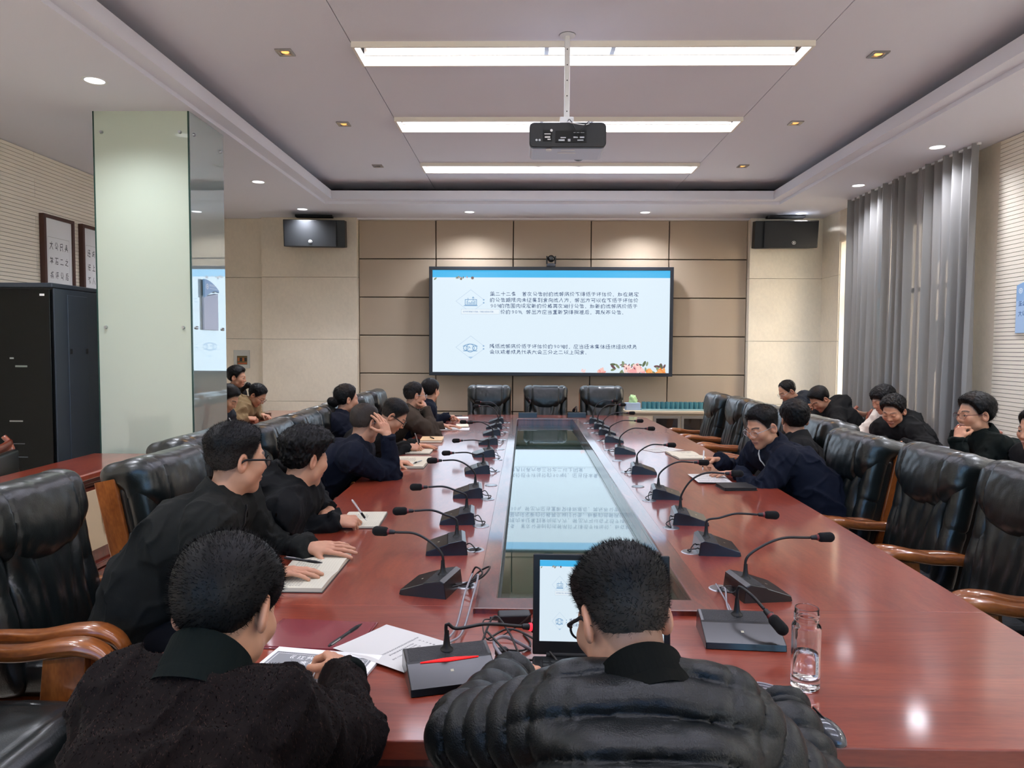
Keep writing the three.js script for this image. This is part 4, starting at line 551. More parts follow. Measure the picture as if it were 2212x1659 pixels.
// small wooden conference chairs behind the side desks
function woodChair(label, pos, turn) {
  const t = thing('conference_chair', label, 'chair', pos, turn, 'wooden framed chairs behind the side desks'), pad = M.leather;
  part('seat', rbox(0.46, 0.07, 0.44, 0.025, 0, 0.44, 0), pad, t); part('back_pad', rbox(0.4, 0.34, 0.05, 0.02, 0, 0.72, -0.235).rotateX(0), pad, t);
  for (const s of [-1, 1]) part('back_post', sweep([[s * 0.21, 0, -0.2], [s * 0.215, 0.4, -0.22], [s * 0.22, 0.8, -0.255], [s * 0.222, 0.93, -0.275], [s * 0.222, 0.975, -0.31]], [[0.018, 0.022], [0.02, 0.026], [0.02, 0.024], [0.02, 0.026], [0.018, 0.016]], 20, 10), M.redWood, t);
  part('top_rail', sweep([[-0.225, 0.925, -0.27], [-0.1, 0.91, -0.27], [0, 0.905, -0.27], [0.1, 0.91, -0.27], [0.225, 0.925, -0.27]], [[0.016, 0.03], [0.016, 0.035], [0.016, 0.03]], 16, 10), M.redWood, t);
  for (const s of [-1, 1]) { part('leg', cyl(0.02, 0.016, 0.42, s * 0.2, 0.21, 0.19, 12), M.redWood, t); part('armrest', sweep([[s * 0.235, 0.64, -0.24], [s * 0.245, 0.66, 0], [s * 0.24, 0.64, 0.2]], [[0.02, 0.016], [0.024, 0.016], [0.02, 0.014]], 14, 8), M.redWood, t); part('arm_post', cyl(0.016, 0.018, 0.24, s * 0.238, 0.53, 0.15, 10), M.redWood, t); }
  return t;
}
woodChair('wooden framed chair with a dark pad at the left edge, behind the near side desk', [-3.2, 0, -4.72], PI / 2 + 0.3);
woodChair('wooden framed chair just left of the woman in black, nearer to the curtain', [3.36, 0, -7.0], -PI / 2);
woodChair('wooden framed chair behind the man in the hooded jacket bent low by the curtain', [3.3, 0, -7.75], -PI / 2 - 0.1);
woodChair('wooden framed chair between the woman in black and the man resting his chin', [3.3, 0, -5.75], -PI / 2 + 0.1);
woodChair('wooden framed chair under the man resting his chin', [3.42, 0, -4.95], -PI / 2);
// signs
const plaqueTex = canvasTex(256, 420, (x, w, h) => { x.fillStyle = '#8fb4dc'; x.fillRect(0, 0, w, h); x.fillStyle = '#a9c6e6'; x.fillRect(0, 150, w, h); x.fillStyle = '#dbe8f4'; x.beginPath(); x.arc(46, 70, 22, 0, 7); x.fill(); x.strokeStyle = '#7ea3cd'; x.lineWidth = 4; x.beginPath(); x.arc(46, 70, 12, 0, 7); x.stroke(); x.fillStyle = '#b9d2ec'; x.fillRect(80, 48, 160, 18); x.fillRect(80, 76, 150, 10); x.strokeStyle = x.fillStyle = '#3c5f9a'; write(x, '第会议重新', 30, 152, 34, 38, 40, 4.5); write(x, '文公之成行', 30, 232, 34, 38, 40, 4.5); });
{
  const o = []; for (let i = 0; i <= 12; i++) { const u = i / 12; o.push([-0.14 + 0.28 * u, 0.17 + 0.045 * Math.sin(PI * (0.15 + 0.75 * u))]); }
  const uvFix = (g) => { const p = g.attributes.position, uv = g.attributes.uv; for (let i = 0; i < p.count; i++) uv.setXY(i, (p.getX(i) + 0.14) / 0.28, (p.getY(i) + 0.22) / 0.44); return g; };
  const pm = std({ map: plaqueTex, roughness: 0.3 });
  const t = thing('wall_sign', 'light blue sign with curved top and dark blue writing on the right slatted wall', 'sign', [XR - 0.002, 1.94, -5.98], -PI / 2); part('face', uvFix(extr([[-0.14, -0.2], [0.14, -0.2], ...o.slice().reverse()], 0.012, 0.003)), pm, t); part('backing', rbox(0.2, 0.3, 0.012, 0.003, 0, 0, -0.002), M.steel, t);
  const q = []; for (let i = 0; i <= 12; i++) { const u = i / 12; q.push([-0.13 + 0.26 * u, 0.2 - 0.075 * u * u]); } const q2 = []; for (let i = 0; i <= 12; i++) { const u = i / 12; q2.push([-0.13 + 0.26 * u, 0.06 + 0.06 * Math.sin(u * 2)]); }
  const s = thing('pillar_sign', 'blue and pale grey folder-shaped sign on the mirrored side of the pillar', 'sign', [-2.598, 1.93, -5.9], PI / 2); part('upper_plate', uvFix(extr([...q2, ...q.slice().reverse()], 0.014, 0.003)).translate(0, 0, 0.012), std({ map: plaqueTex, roughness: 0.3 }), s); part('lower_plate', extr([[-0.13, -0.2], [0.13, -0.2], [0.13, 0.1], [-0.13, 0.06]], 0.012, 0.003).translate(0, 0, 0.004), std({ color: 0xb9c4d8, roughness: 0.3 }), s);
}
// ---------------------------------------------------------------- table things
function micBase(kind) { // wedge body, tall edge at -z (cable side), low edge at +z (towards the speaker)
  const W = kind ? 0.215 : 0.165, y = (z) => z;
  const prof = [[-0.075, 0.0], [-0.068, 0.052], [-0.055, 0.058], [0.0, 0.047], [0.004, 0.043], [0.085, 0.016], [0.088, 0.004], [0.08, 0]];
  return extr(prof, W, 0.003).translate(0, 0, -W / 2).rotateY(-PI / 2);
}
const MB = [micBase(0), micBase(1)], MPAD = [0, 1].map((k) => rbox((k ? 0.215 : 0.165) - 0.012, 0.003, 0.058, 0.001)), padM = std({ color: 0x1a1b1d, roughness: 0.55, bumpMap: leatherBump, bumpScale: 0.0012 }), logoM = std({ color: 0xb9b39a, roughness: 0.4 }), ringOff = phy({ color: 0x6e1c1c, roughness: 0.35 }), ringOn = std({ color: 0xff4050, emissive: 0xff2838, emissiveIntensity: 1.6 }), slitOn = std({ color: 0xff3030, emissive: 0xff1c1c, emissiveIntensity: 1.5 });
const tipG = nets((x, y, z) => sdCap(x, y, z, [0, 0.012, 0, 0, 0.042, 0, 0.0165, 0.0175]) + 0.0006 * noise(x * 400, y * 400, z * 400), [-0.024, -0.01, -0.024], [0.024, 0.066, 0.024], 0.0032);
const collarG = lathe([[0.004, -0.028], [0.0075, -0.024], [0.009, -0.008], [0.0095, 0.0], [0, 0.0]], 14), redG = lathe([[0.0098, -0.008], [0.0108, -0.004], [0.0108, 0.003], [0.0098, 0.006]], 16), footG = lathe([[0.018, 0], [0.017, 0.004], [0.01, 0.01], [0.0075, 0.03], [0.006, 0.05]], 16);
// pos: base centre on the table; turn: direction the speaker sits; head: the windshield's point in the unit's own axes
function mic(label, pos, turn, head, kind, on, group, bend) {
  const t = thing('gooseneck_microphone', label, 'microphone', pos, turn, group);
  const b = part('base', MB[kind], M.gloss, t); const p = part('top_pad', MPAD[kind], padM, b); p.position.set(0, 0.0545, -0.027); p.rotation.x = Math.atan(0.2); const lg = part('button_mark', box(0.008, 0.0015, 0.008), logoM, b); lg.position.set(0.0, 0.0335, 0.04); lg.rotation.x = Math.atan(0.33);
  if (on) { const s = part('light_strip', extr([[-0.075, 0], [0, -0.004], [0.075, 0], [0, 0.007]], 0.003, 0).rotateX(-PI / 2 + 0.3), slitOn, b); s.position.set(0.0, 0.0455, 0.006); }
  part('stem_foot', footG, M.plastic, t).position.set(0, 0.055, -0.035);
  const S = V(0, 0.075, -0.035), H = V(...head), d = H.clone().sub(S), mid = bend ? V(...bend) : V(S.x + d.x * 0.22, S.y + Math.max(d.y, 0.05) * 0.78, S.z + d.z * 0.22), m2 = bend ? V().lerpVectors(mid, H, 0.4).add(V(0, 0.01, 0)) : V(S.x + d.x * 0.5, S.y + d.y * 0.97 + 0.004, S.z + d.z * 0.5);
  const dir = H.clone().sub(m2).normalize(), E = H.clone().addScaledVector(dir, -0.03);
  part('gooseneck', tube([S.toArray(), [S.x, S.y + 0.05, S.z + 0.003], mid.toArray(), m2.toArray(), E.toArray()], 0.0047, 44, 8), M.plastic, t);
  const q = new THREE.Quaternion().setFromUnitVectors(V(0, 1, 0), dir); for (const [n, g, m] of [['capsule', collarG, M.plastic], ['light_ring', redG, on ? ringOn : ringOff], ['windshield', tipG, M.foam]]) { const o = part(n, g, m, t); o.position.copy(H); o.quaternion.copy(q); }
  return t;
}
const ord = ['nearest', 'second', 'third', 'fourth', 'fifth', 'sixth', 'seventh', 'eighth', 'ninth', 'furthest'];
// z of the base, reach towards the speaker, height of the windshield, turn aside
const ML = [[-2.46, 0.205, 0.19, -14], [-2.95, 0.205, 0.165, 6], [-3.45, 0.215, 0.165, 3], [-4.05, 0.215, 0.2, 5], [-4.82, 0.22, 0.13, 6], [-5.55, 0.225, 0.12, 8], [-6.25, 0.23, 0.19, 4], [-6.9, 0.22, 0.12, 4], [-7.45, 0.2, 0.23, 2], [-8.0, 0.22, 0.23, 2]];
ML.forEach(([z, r, h, a], i) => mic(`black gooseneck microphone, ${ord[i]} in the row left of the glass channel`, [-0.315, TY, z], -PI / 2 + R(a), [0, h, r - 0.035], 0, 0, 'microphones in the row left of the channel'));
const MR = [[-2.45, 0.26, 0.19, 8], [-2.98, 0.235, 0.155, -4], [-3.48, 0.235, 0.24, -6], [-4.06, 0.22, 0.2, -6], [-4.85, 0.2, 0.19, -4], [-5.75, 0.22, 0.2, -6], [-6.45, 0.24, 0.19, -6], [-7.0, 0.25, 0.21, -4], [-7.5, 0.23, 0.25, -4], [-8.05, 0.22, 0.25, -4]];
MR.forEach(([z, r, h, a], i) => mic(`black gooseneck microphone, ${ord[i]} in the row right of the glass channel`, [0.79, TY, z], PI / 2 + R(a), [0, h, r - 0.035], 0, 0, 'microphones in the row right of the channel'));
mic('wide black microphone switched on with glowing red strip, beside the laptop', [-0.19, TY, -1.8], R(17), [0.235, 0.085, -0.05], 1, 1, null, [0.02, 0.11, -0.034]);
mic('wide black microphone with short bent neck, between the laptop and the glass bottle', [0.625, TY, -2.07], R(-4), [0.075, 0.085, 0.055], 1, 0, null, [0.004, 0.14, -0.03]);
mic('wide black microphone at the far end of the table, left of the channel\'s end', [0.03, TY, -8.68], PI, [-0.02, 0.2, -0.02], 1, 0, null, [-0.03, 0.17, -0.03]);
mic('wide black microphone with folded neck at the far table end, right of the channel', [0.62, TY, -8.72], PI, [0.02, 0.1, 0.03], 1, 0, null, [0.0, 0.13, -0.02]);
{ // cables from the bases to the grommets, and loose loops
  const cb = std({ color: 0x2a2624, roughness: 0.5 }), cl = std({ color: 0x8d8a90, roughness: 0.35 }), add = (label, list, m, r = 0.0026) => { const t = thing('microphone_cable', label, 'cable', [0, 0, 0]); for (const p of list) part('strand', tube(p, r, 40, 6), m, t); };
  const y = TY + 0.004;
  ML.forEach(([z], i) => { const gz = [-2.5, -2.95, -3.35, -3.95, -4.85, -5.35, -6.5, -7.1, -7.5, -8.0][i]; if (i) add(`short black cable from the ${ord[i]} microphone left of the channel to its round grommet`, [[[-0.245, TY + 0.02, z], [-0.225, TY + 0.03, z + 0.01], [-0.2, y + 0.004, (z + gz) / 2 + 0.02], [-0.203, y - 0.001, gz]], [[-0.245, TY + 0.018, z + 0.02], [-0.22, TY + 0.012, z + 0.05], [-0.19, y + 0.006, (z + gz) / 2], [-0.2, y - 0.001, gz + 0.012]]], cb); });
  MR.forEach(([z], i) => { const gz = [-2.5, -2.95, -3.35, -3.95, -4.85, -5.9, -6.5, -7.1, -7.5, -8.0][i]; add(`short black cable from the ${ord[i]} microphone right of the channel to its round grommet`, [[[0.72, TY + 0.02, z], [0.705, TY + 0.03, z + 0.012], [0.69, y + 0.01, (z + gz) / 2], [0.685, y, gz]], [[0.72, TY + 0.018, z + 0.02], [0.7, TY + 0.02, z + 0.05], [0.67, y + 0.006, (z + gz) / 2 + 0.02], [0.682, y, gz + 0.008]]], cb); });
  add('tangle of black and clear cables standing up from the near left grommet', [[[-0.2, TY, -2.5], [-0.16, TY + 0.05, -2.5], [-0.12, TY + 0.075, -2.48], [-0.14, TY + 0.05, -2.46], [-0.2, TY + 0.02, -2.46], [-0.25, TY + 0.02, -2.46]], [[-0.2, TY, -2.5], [-0.17, TY + 0.07, -2.49], [-0.145, TY + 0.06, -2.45], [-0.2, TY + 0.03, -2.44], [-0.25, TY + 0.018, -2.43]]], cb, 0.0034);
  add('pair of clear grey cables running from the near left grommet to the lit microphone', [[[-0.2, TY, -2.5], [-0.18, TY + 0.055, -2.46], [-0.19, TY + 0.05, -2.3], [-0.2, y + 0.01, -2.1], [-0.21, TY + 0.05, -1.9]], [[-0.195, TY, -2.5], [-0.16, TY + 0.06, -2.44], [-0.165, TY + 0.04, -2.25], [-0.18, y + 0.008, -2.05], [-0.2, TY + 0.05, -1.89]]], cl, 0.0034);
  add('pair of clear grey cables from the near right grommet to the bent-neck microphone', [[[0.682, TY, -2.5], [0.66, TY + 0.03, -2.46], [0.66, y + 0.006, -2.3], [0.65, y + 0.006, -2.2], [0.64, TY + 0.03, -2.14]], [[0.688, TY, -2.5], [0.68, TY + 0.028, -2.42], [0.65, y + 0.005, -2.26], [0.67, y + 0.006, -2.2], [0.66, TY + 0.03, -2.14]]], cl, 0.003);
  add('looped black and grey cables lying between the lit microphone and the laptop', [[[-0.11, TY + 0.02, -1.86], [-0.05, y, -1.78], [0.04, y, -1.74], [0.1, y, -1.8], [0.06, y + 0.03, -1.9], [-0.04, y + 0.05, -1.98], [-0.1, y + 0.04, -1.93]], [[-0.12, TY + 0.03, -1.9], [-0.08, TY + 0.09, -1.98], [-0.04, y + 0.05, -1.95], [0.0, y + 0.01, -1.88], [0.06, y, -1.9]], [[-0.1, TY + 0.07, -1.92], [-0.02, y + 0.02, -1.84], [0.05, y, -1.78], [0.1, y, -1.75]]], cb, 0.0032);
  add('thick pale grey cable curving past the lit microphone to the laptop', [[[0.02, y, -1.96], [-0.05, y + 0.035, -1.96], [-0.08, y + 0.045, -1.9], [-0.05, y + 0.03, -1.83], [0.02, y + 0.01, -1.76], [0.1, y, -1.72]]], cl, 0.0048);
  add('bundle of grey cables looping between the padded jacket and the glass bottle', [0, 1, 2].map((k) => [[0.52, y + k * 0.004, -1.72], [0.58, y + 0.004 * k, -1.75 - k * 0.006], [0.645, y + 0.003 * k, -1.71], [0.625, y + 0.004 * k, -1.64], [0.55, y, -1.62]]), cl, 0.0032);
  add('thin black mouse cable running to the mouse by the padded sleeve', [[[0.46, y, -1.75], [0.54, y + 0.01, -1.68], [0.6, y, -1.62], [0.63, y + 0.008, -1.575]]], cb, 0.0018);
}
{ // laptop with the same slide
  const t = thing('laptop', 'open black laptop showing the pale slide, half hidden by the man in padded jacket', 'laptop', [0.205, TY, -1.86], R(-1.5)); const W = 0.365, D = 0.245;
  part('base', rbox(W, 0.018, D, 0.006, 0, 0.011, 0.1), M.plastic, t); const kb = part('keyboard', box(W - 0.04, 0.003, 0.11, 0, 0.021, 0.065), M.dark, t);
  const kg = rbox(0.017, 0.004, 0.016, 0.0015); for (let r = 0; r < 5; r++) { const g = []; for (let c = 0; c < 15; c++) g.push(kg.clone().translate(-0.147 + c * 0.021, 0.0235, 0.022 + r * 0.021)); const o = part('key_row', merge(g), M.plastic, kb); o.userData.kind = 'stuff'; }
  part('trackpad', rbox(0.1, 0.002, 0.06, 0.001, 0, 0.0205, 0.165), M.gloss, t);
  const l = new THREE.Group(); l.name = 'lid'; l.position.set(0, 0.02, -0.02); l.rotation.x = R(-8); t.add(l);
  part('lid_shell', rbox(W, 0.264, 0.008, 0.004, 0, 0.135, -0.004), M.plastic, l); part('screen_display', new THREE.BoxGeometry(W - 0.036, 0.212, 0.002).translate(0, 0.145, 0.001), std({ color: 0x000000, emissive: 0xffffff, emissiveMap: SLIDE, emissiveIntensity: 0.95, roughness: 0.4 }), l);
  part('hinge', cyl(0.008, 0.008, W * 0.8, 0, 0, 0, 12).rotateZ(PI / 2).translate(0, 0.002, -0.004), M.dark, l);
  const li = new THREE.RectAreaLight(0xdcecff, 0.35, W - 0.05, 0.19); li.position.set(0.205, TY + 0.16, -1.86 - 0.02 + 0.02); li.lookAt(0.205, TY + 0.3, 0); scene.add(li);
  solo('power_adapter', 'black power adapter brick on the table, left of the laptop screen', 'adapter', merge([rbox(0.1, 0.03, 0.05, 0.006, 0, 0.015, 0), cyl(0.004, 0.004, 0.03, 0, 0, 0, 8).rotateZ(PI / 2).translate(-0.06, 0.015, 0)]), M.plastic, [-0.03, TY, -2.17], 0.1);
  const plug = thing('power_plug', 'black plug on a lead in front of the adapter', 'plug', [-0.06, TY, -1.93], 0.5); part('body', rbox(0.035, 0.02, 0.024, 0.005, 0, 0.01, 0), M.plastic, plug); part('lead', tube([[0.015, 0.012, 0], [0.06, 0.006, 0.01], [0.1, 0.004, -0.02], [0.12, 0.004, -0.1]], 0.003), M.plastic, plug);
  solo('adapter_lead', 'thin black lead crossing from the adapter to the laptop', 'cable', tube([[-0.08, TY + 0.01, -2.16], [-0.12, TY + 0.03, -2.1], [-0.1, TY + 0.004, -2.02], [-0.02, TY + 0.03, -2.06], [0.02, TY + 0.08, -2.02]], 0.002, 40), M.plastic);
}
{ // glass bottle
  const t = thing('water_bottle', 'clear lidless glass bottle half full of water on the right of the near end', 'bottle', [0.7, TY + 0.001, -1.77]); const g = phy({ color: 0xffffff, transmission: 1, thickness: 0.003, roughness: 0.0, ior: 1.48 });
  part('glass_body', lathe([[0, 0], [0.032, 0.0], [0.0345, 0.004], [0.035, 0.15], [0.0335, 0.157], [0.029, 0.163], [0.0285, 0.168], [0.0302, 0.17], [0.0302, 0.175], [0.0285, 0.177], [0.0302, 0.18], [0.0302, 0.185], [0.0285, 0.187], [0.0285, 0.198], [0.0275, 0.2], [0.0262, 0.198], [0.0258, 0.164], [0.0295, 0.15], [0.0295, 0.03], [0.027, 0.023], [0, 0.021]], 48), g, t);
  part('water', lathe([[0, 0.0225], [0.0268, 0.0245], [0.029, 0.031], [0.029, 0.0885], [0, 0.0885]], 40), phy({ color: 0xffffff, transmission: 1, thickness: 0.05, roughness: 0.0, ior: 1.33 }), t);
  const q = part('print_strip', new THREE.CylinderGeometry(0.0348, 0.0348, 0.05, 6, 1, true, 0.35, 0.3).translate(0, 0.062, 0), std({ color: 0xe9ece8, roughness: 0.5, map: canvasTex(48, 160, (x) => { x.fillStyle = '#eef0ec'; x.fillRect(0, 0, 48, 160); x.strokeStyle = '#6a5a54'; write(x, '人之文公', 12, 8, 22, 26, 36, 3, true); }), side: THREE.DoubleSide }), t);
}
{ // mouse
  const t = thing('mouse', 'glossy grey-black computer mouse beside the padded sleeve, below the bottle', 'mouse', [0.655, TY, -1.54], R(20)); part('shell', nets((x, y, z) => Math.max(sdEll(x, y - 0.004, z, 0.031, 0.034, 0.055), -y + 0.002), [-0.04, -0.004, -0.064], [0.04, 0.046, 0.064], 0.0035), phy({ color: 0x4b4d50, roughness: 0.25, clearcoat: 1, metalness: 0.4 }), t); part('wheel', cyl(0.008, 0.008, 0.006, 0, 0, 0, 16).rotateZ(PI / 2).translate(0, 0.032, -0.025), M.dark, t); part('button_seam', box(0.002, 0.004, 0.045, 0, 0.035, -0.026).rotateX(0.25), M.dark, t);
}
// sheets, notebooks and pens
function sheetGeo(w, d, bow = 0.004, seed = 1, th = 0.0006) { const g = new THREE.BoxGeometry(w, th, d, 16, 1, 16), p = g.attributes.position; for (let i = 0; i < p.count; i++) p.setY(i, p.getY(i) + th / 2 + bow * (0.5 + 0.5 * noise(p.getX(i) * 6 + seed, 2, p.getZ(i) * 6)) + bow * 2 * Math.max(0, Math.abs(p.getX(i)) / w - 0.38)); g.computeVertexNormals(); return g; }
const textPage = (seed, title, bg = '#f3f2ee', ink = '#3c3c42') => canvasTex(420, 594, (x, w, h) => { x.fillStyle = bg; x.fillRect(0, 0, w, h); x.strokeStyle = x.fillStyle = ink; const k = Object.keys(GLYPHS).slice(12), r = rngOf(seed), rnd = (n) => { let s = ''; for (let i = 0; i < n; i++) s += k[Math.floor(r() * (k.length - 4))]; return s; };
  if (title) { write(x, '新经济组织成员代表会议', 90, 64, 19, 19, 22, 2.2); write(x, '进行公告的价格评估议', 100, 92, 19, 19, 22, 2.4); for (let i = 0; i < 5; i++) { write(x, '时方大人公'.slice(i, i + 1) + '、间', 60, 160 + i * 26, 13, 13, 18, 1.8); write(x, rnd(5 + (i * 5) % 12), 120, 160 + i * 26, 13, 13, 15, 1.2); } write(x, rnd(24), 40, 300, 13, 13, 14, 1.2); }
  else for (let i = 0; i < 17; i++) write(x, rnd(i % 5 === 4 ? 12 : 25), 36, 60 + i * 29, 12, 13, 14, 1.3); });
const TXT = textPage(4, 0), textM = std({ color: 0xdcdcdc, map: TXT, roughness: 0.8 }), lined = std({ color: 0xdcdcdc, map: canvasTex(256, 384, (x, w, h) => { x.fillStyle = '#f0ead4'; x.fillRect(0, 0, w, h); x.strokeStyle = '#c9c2a8'; x.lineWidth = 1; for (let i = 0; i < 16; i++) { x.beginPath(); x.moveTo(10, 50 + i * 20); x.lineTo(w - 10, 50 + i * 20); x.stroke(); } x.strokeStyle = '#5c5a5a'; for (let i = 0; i < 9; i++) write(x, '的不于价告出行定分之同公方转'.slice(i % 5, i % 5 + 6 + i % 4), 24, 54 + i * 20, 12, 13, 16, 1.2, false, 2); }), roughness: 0.85 });
function topUV(g, w, d, turn = 0) { const p = g.attributes.position, uv = g.attributes.uv; for (let i = 0; i < p.count; i++) { let a = p.getX(i) / w, b = p.getZ(i) / d; for (let k = 0; k < turn; k++) { const t = a; a = b; b = -t; } uv.setXY(i, a + 0.5, 0.5 - b); } return g; }
solo('printed_sheet', 'white printed agenda sheet lying left of the lit microphone', 'paper', topUV(sheetGeo(0.21, 0.297, 0.003, 3), 0.21, 0.297), std({ color: 0xdcdcdc, map: textPage(9, 1), roughness: 0.75 }), [-0.345, TY + 0.006, -1.95], R(-123));
{ const t = thing('brochure', 'grey and white printed brochure under the pen of the man in the wool coat', 'brochure', [-0.545, TY, -1.82], R(-9)); part('pages', rbox(0.3, 0.008, 0.21, 0.002, 0, 0.004, 0), M.paper, t);
  part('cover', topUV(sheetGeo(0.3, 0.21, 0.001, 5), 0.3, 0.21), std({ roughness: 0.5, map: canvasTex(640, 448, (x, w, h) => { x.fillStyle = '#efefef'; x.fillRect(0, 0, w, h); x.fillStyle = '#8b8d90'; x.fillRect(24, 60, w - 60, h - 70); x.fillStyle = '#6d6e70'; for (let i = 0; i < 40; i++) x.fillRect(30 + i * 14, 62 + (i * 37) % 18, 10, 14); x.strokeStyle = x.fillStyle = '#f2f2f2'; write(x, '《江苏省集体经营管', 130, 96, 38, 40, 50, 5); write(x, '产交易的公办法', 170, 158, 38, 40, 50, 5); x.lineWidth = 4; x.strokeRect(40, 80, w - 92, h - 110); }) }), t).position.y = 0.008; }
{ const t = thing('red_folder', 'thin glossy dark red folder lying beyond the brochure', 'folder', [-0.6, TY, -2.05], R(-4)); part('cover', rbox(0.3, 0.004, 0.215, 0.002, 0, 0.002, 0), phy({ color: 0x7c2a2e, roughness: 0.2, clearcoat: 1 }), t); part('inner_sheet', rbox(0.28, 0.002, 0.2, 0.001, 0.004, 0.005, 0), phy({ color: 0x86323a, roughness: 0.25, clearcoat: 1, clearcoatRoughness: 0.08 }), t); }
function notebook(label, pos, turn, w, d, th = 0.012, cover = 0x3a2a26, page = lined) { // open book, spread across w
  const t = thing('notebook', label, 'notebook', pos, turn); part('cover', rbox(w + 0.008, 0.003, d + 0.008, 0.001, 0, 0.0015, 0), std({ color: cover, roughness: 0.5 }), t);
  for (const s of [-1, 1]) { const g = new THREE.BoxGeometry(w / 2, th, d, 14, 1, 6), p = g.attributes.position; for (let i = 0; i < p.count; i++) { const u = (p.getX(i) / (w / 2) + 0.5), e = s > 0 ? u : 1 - u; if (p.getY(i) > 0) p.setY(i, th * (0.35 + 0.65 * Math.sin(Math.min(1, e * 1.6) * PI / 2)) - 0.25 * th * e - th / 2); } topUV(g, w / 2, d); g.computeVertexNormals(); part('page_block', g, page, t).position.set(s * w / 4, th / 2 + 0.003, 0); }
  return t;
}
notebook('open cream notebook under the hands of the man in black glasses', [-0.79, TY, -2.62], PI / 2, 0.42, 0.2, 0.018);
notebook('small open cream notebook that the hooded man on the left writes in', [-0.78, TY, -3.43], PI / 2 + 0.05, 0.3, 0.19, 0.01);
notebook('large open cream notebook with a pen on it, beside the elbow of the navy jacket', [-0.82, TY, -5.15], PI / 2, 0.46, 0.24, 0.02);
notebook('cream notepad under the writing hand of the bent man on the left', [-0.84, TY, -5.72], PI / 2, 0.26, 0.19, 0.012);
{ const t = thing('closed_notebook', 'tan closed notebook with a pen across it, left side of the table', 'notebook', [-0.83, TY, -6.4], 0.05); part('pages', rbox(0.19, 0.02, 0.27, 0.003, 0, 0.012, 0), M.cream, t); part('cover', rbox(0.195, 0.003, 0.275, 0.001, 0, 0.0235, 0), std({ color: 0xd9b98a, roughness: 0.6 }), t); }
solo('printed_sheet', 'white sheet under the flat hand of the man in the brown jacket', 'paper', topUV(sheetGeo(0.34, 0.24, 0.002, 6), 0.34, 0.24), M.paper, [-0.74, TY + 0.001, -7.35], 0.05);
solo('notepad', 'cream notepad on the sheet beside the man in the brown jacket', 'notepad', rbox(0.13, 0.012, 0.19, 0.003, 0, 0.006, 0), M.cream, [-0.66, TY + 0.009, -7.55], 0.1);
solo('notepad', 'white notepad in front of the furthest man on the left', 'notepad', rbox(0.22, 0.012, 0.18, 0.003, 0, 0.006, 0), M.paper, [-0.78, TY, -8.45], 0.05);
notebook('open yellowed notebook in the row on the right, beyond the rimless glasses man\'s papers', [1.25, TY, -5.6], -PI / 2 + 0.1, 0.36, 0.22, 0.016);
solo('printed_sheet', 'loose printed sheet sticking out beyond the yellowed notebook on the right', 'paper', topUV(sheetGeo(0.21, 0.297, 0.002, 8), 0.21, 0.297), textM, [1.13, TY + 0.001, -5.95], -PI / 2 + 0.5);
{ const t = thing('document_stack', 'fanned white printed papers under the hands of the man in rimless glasses', 'papers', [1.2, TY, -4.62], -PI / 2 - 0.1); for (let i = 0; i < 3; i++) { const s = part('sheet', topUV(sheetGeo(0.297, 0.21, 0.003, i + 2), 0.297, 0.21, 1), textM, t); s.position.set(i * 0.012, 0.001 + i * 0.004, i * 0.01); s.rotation.y = i * 0.05; } }
solo('black_folder', 'dark closed folder under the near edge of the printed papers on the right', 'folder', merge([rbox(0.2, 0.004, 0.17, 0.002, 0, 0.002, 0), rbox(0.19, 0.012, 0.16, 0.002, 0, 0.01, 0), rbox(0.2, 0.004, 0.17, 0.002, 0, 0.018, 0)]), M.plastic, [1.27, TY, -4.33], 0.08);
const penG = lathe([[0, -0.07], [0.0012, -0.069], [0.0042, -0.055], [0.0046, -0.03], [0.0046, 0.06], [0.003, 0.068], [0, 0.069]], 12), clipG = box(0.002, 0.035, 0.002, 0.0055, 0.045, 0);
function pen(label, tip, top, m = M.plastic) { const t = thing('pen', label, 'pen', tip), d = V(...top).sub(V(...tip)); t.position.copy(V().addVectors(V(...tip), d.clone().setLength(0.07))); t.quaternion.setFromUnitVectors(V(0, 1, 0), d.normalize()); part('barrel', penG, m, t); part('clip', clipG, M.steel, t); part('grip', lathe([[0.0047, -0.05], [0.0053, -0.045], [0.0053, -0.02], [0.0047, -0.015]], 12), M.dark, t); return t; }
pen('silver pen lying on the large open notebook beside the navy elbow', [-0.78, TY + 0.028, -4.98], [-0.73, TY + 0.029, -5.13], M.steel);
pen('dark pen lying across the tan closed notebook', [-0.8, TY + 0.031, -6.32], [-0.86, TY + 0.031, -6.46], M.plastic);
pen('dark pen lying on the table beyond the furthest man\'s notepad', [-0.9, TY + 0.006, -8.72], [-0.75, TY + 0.006, -8.76], M.plastic);
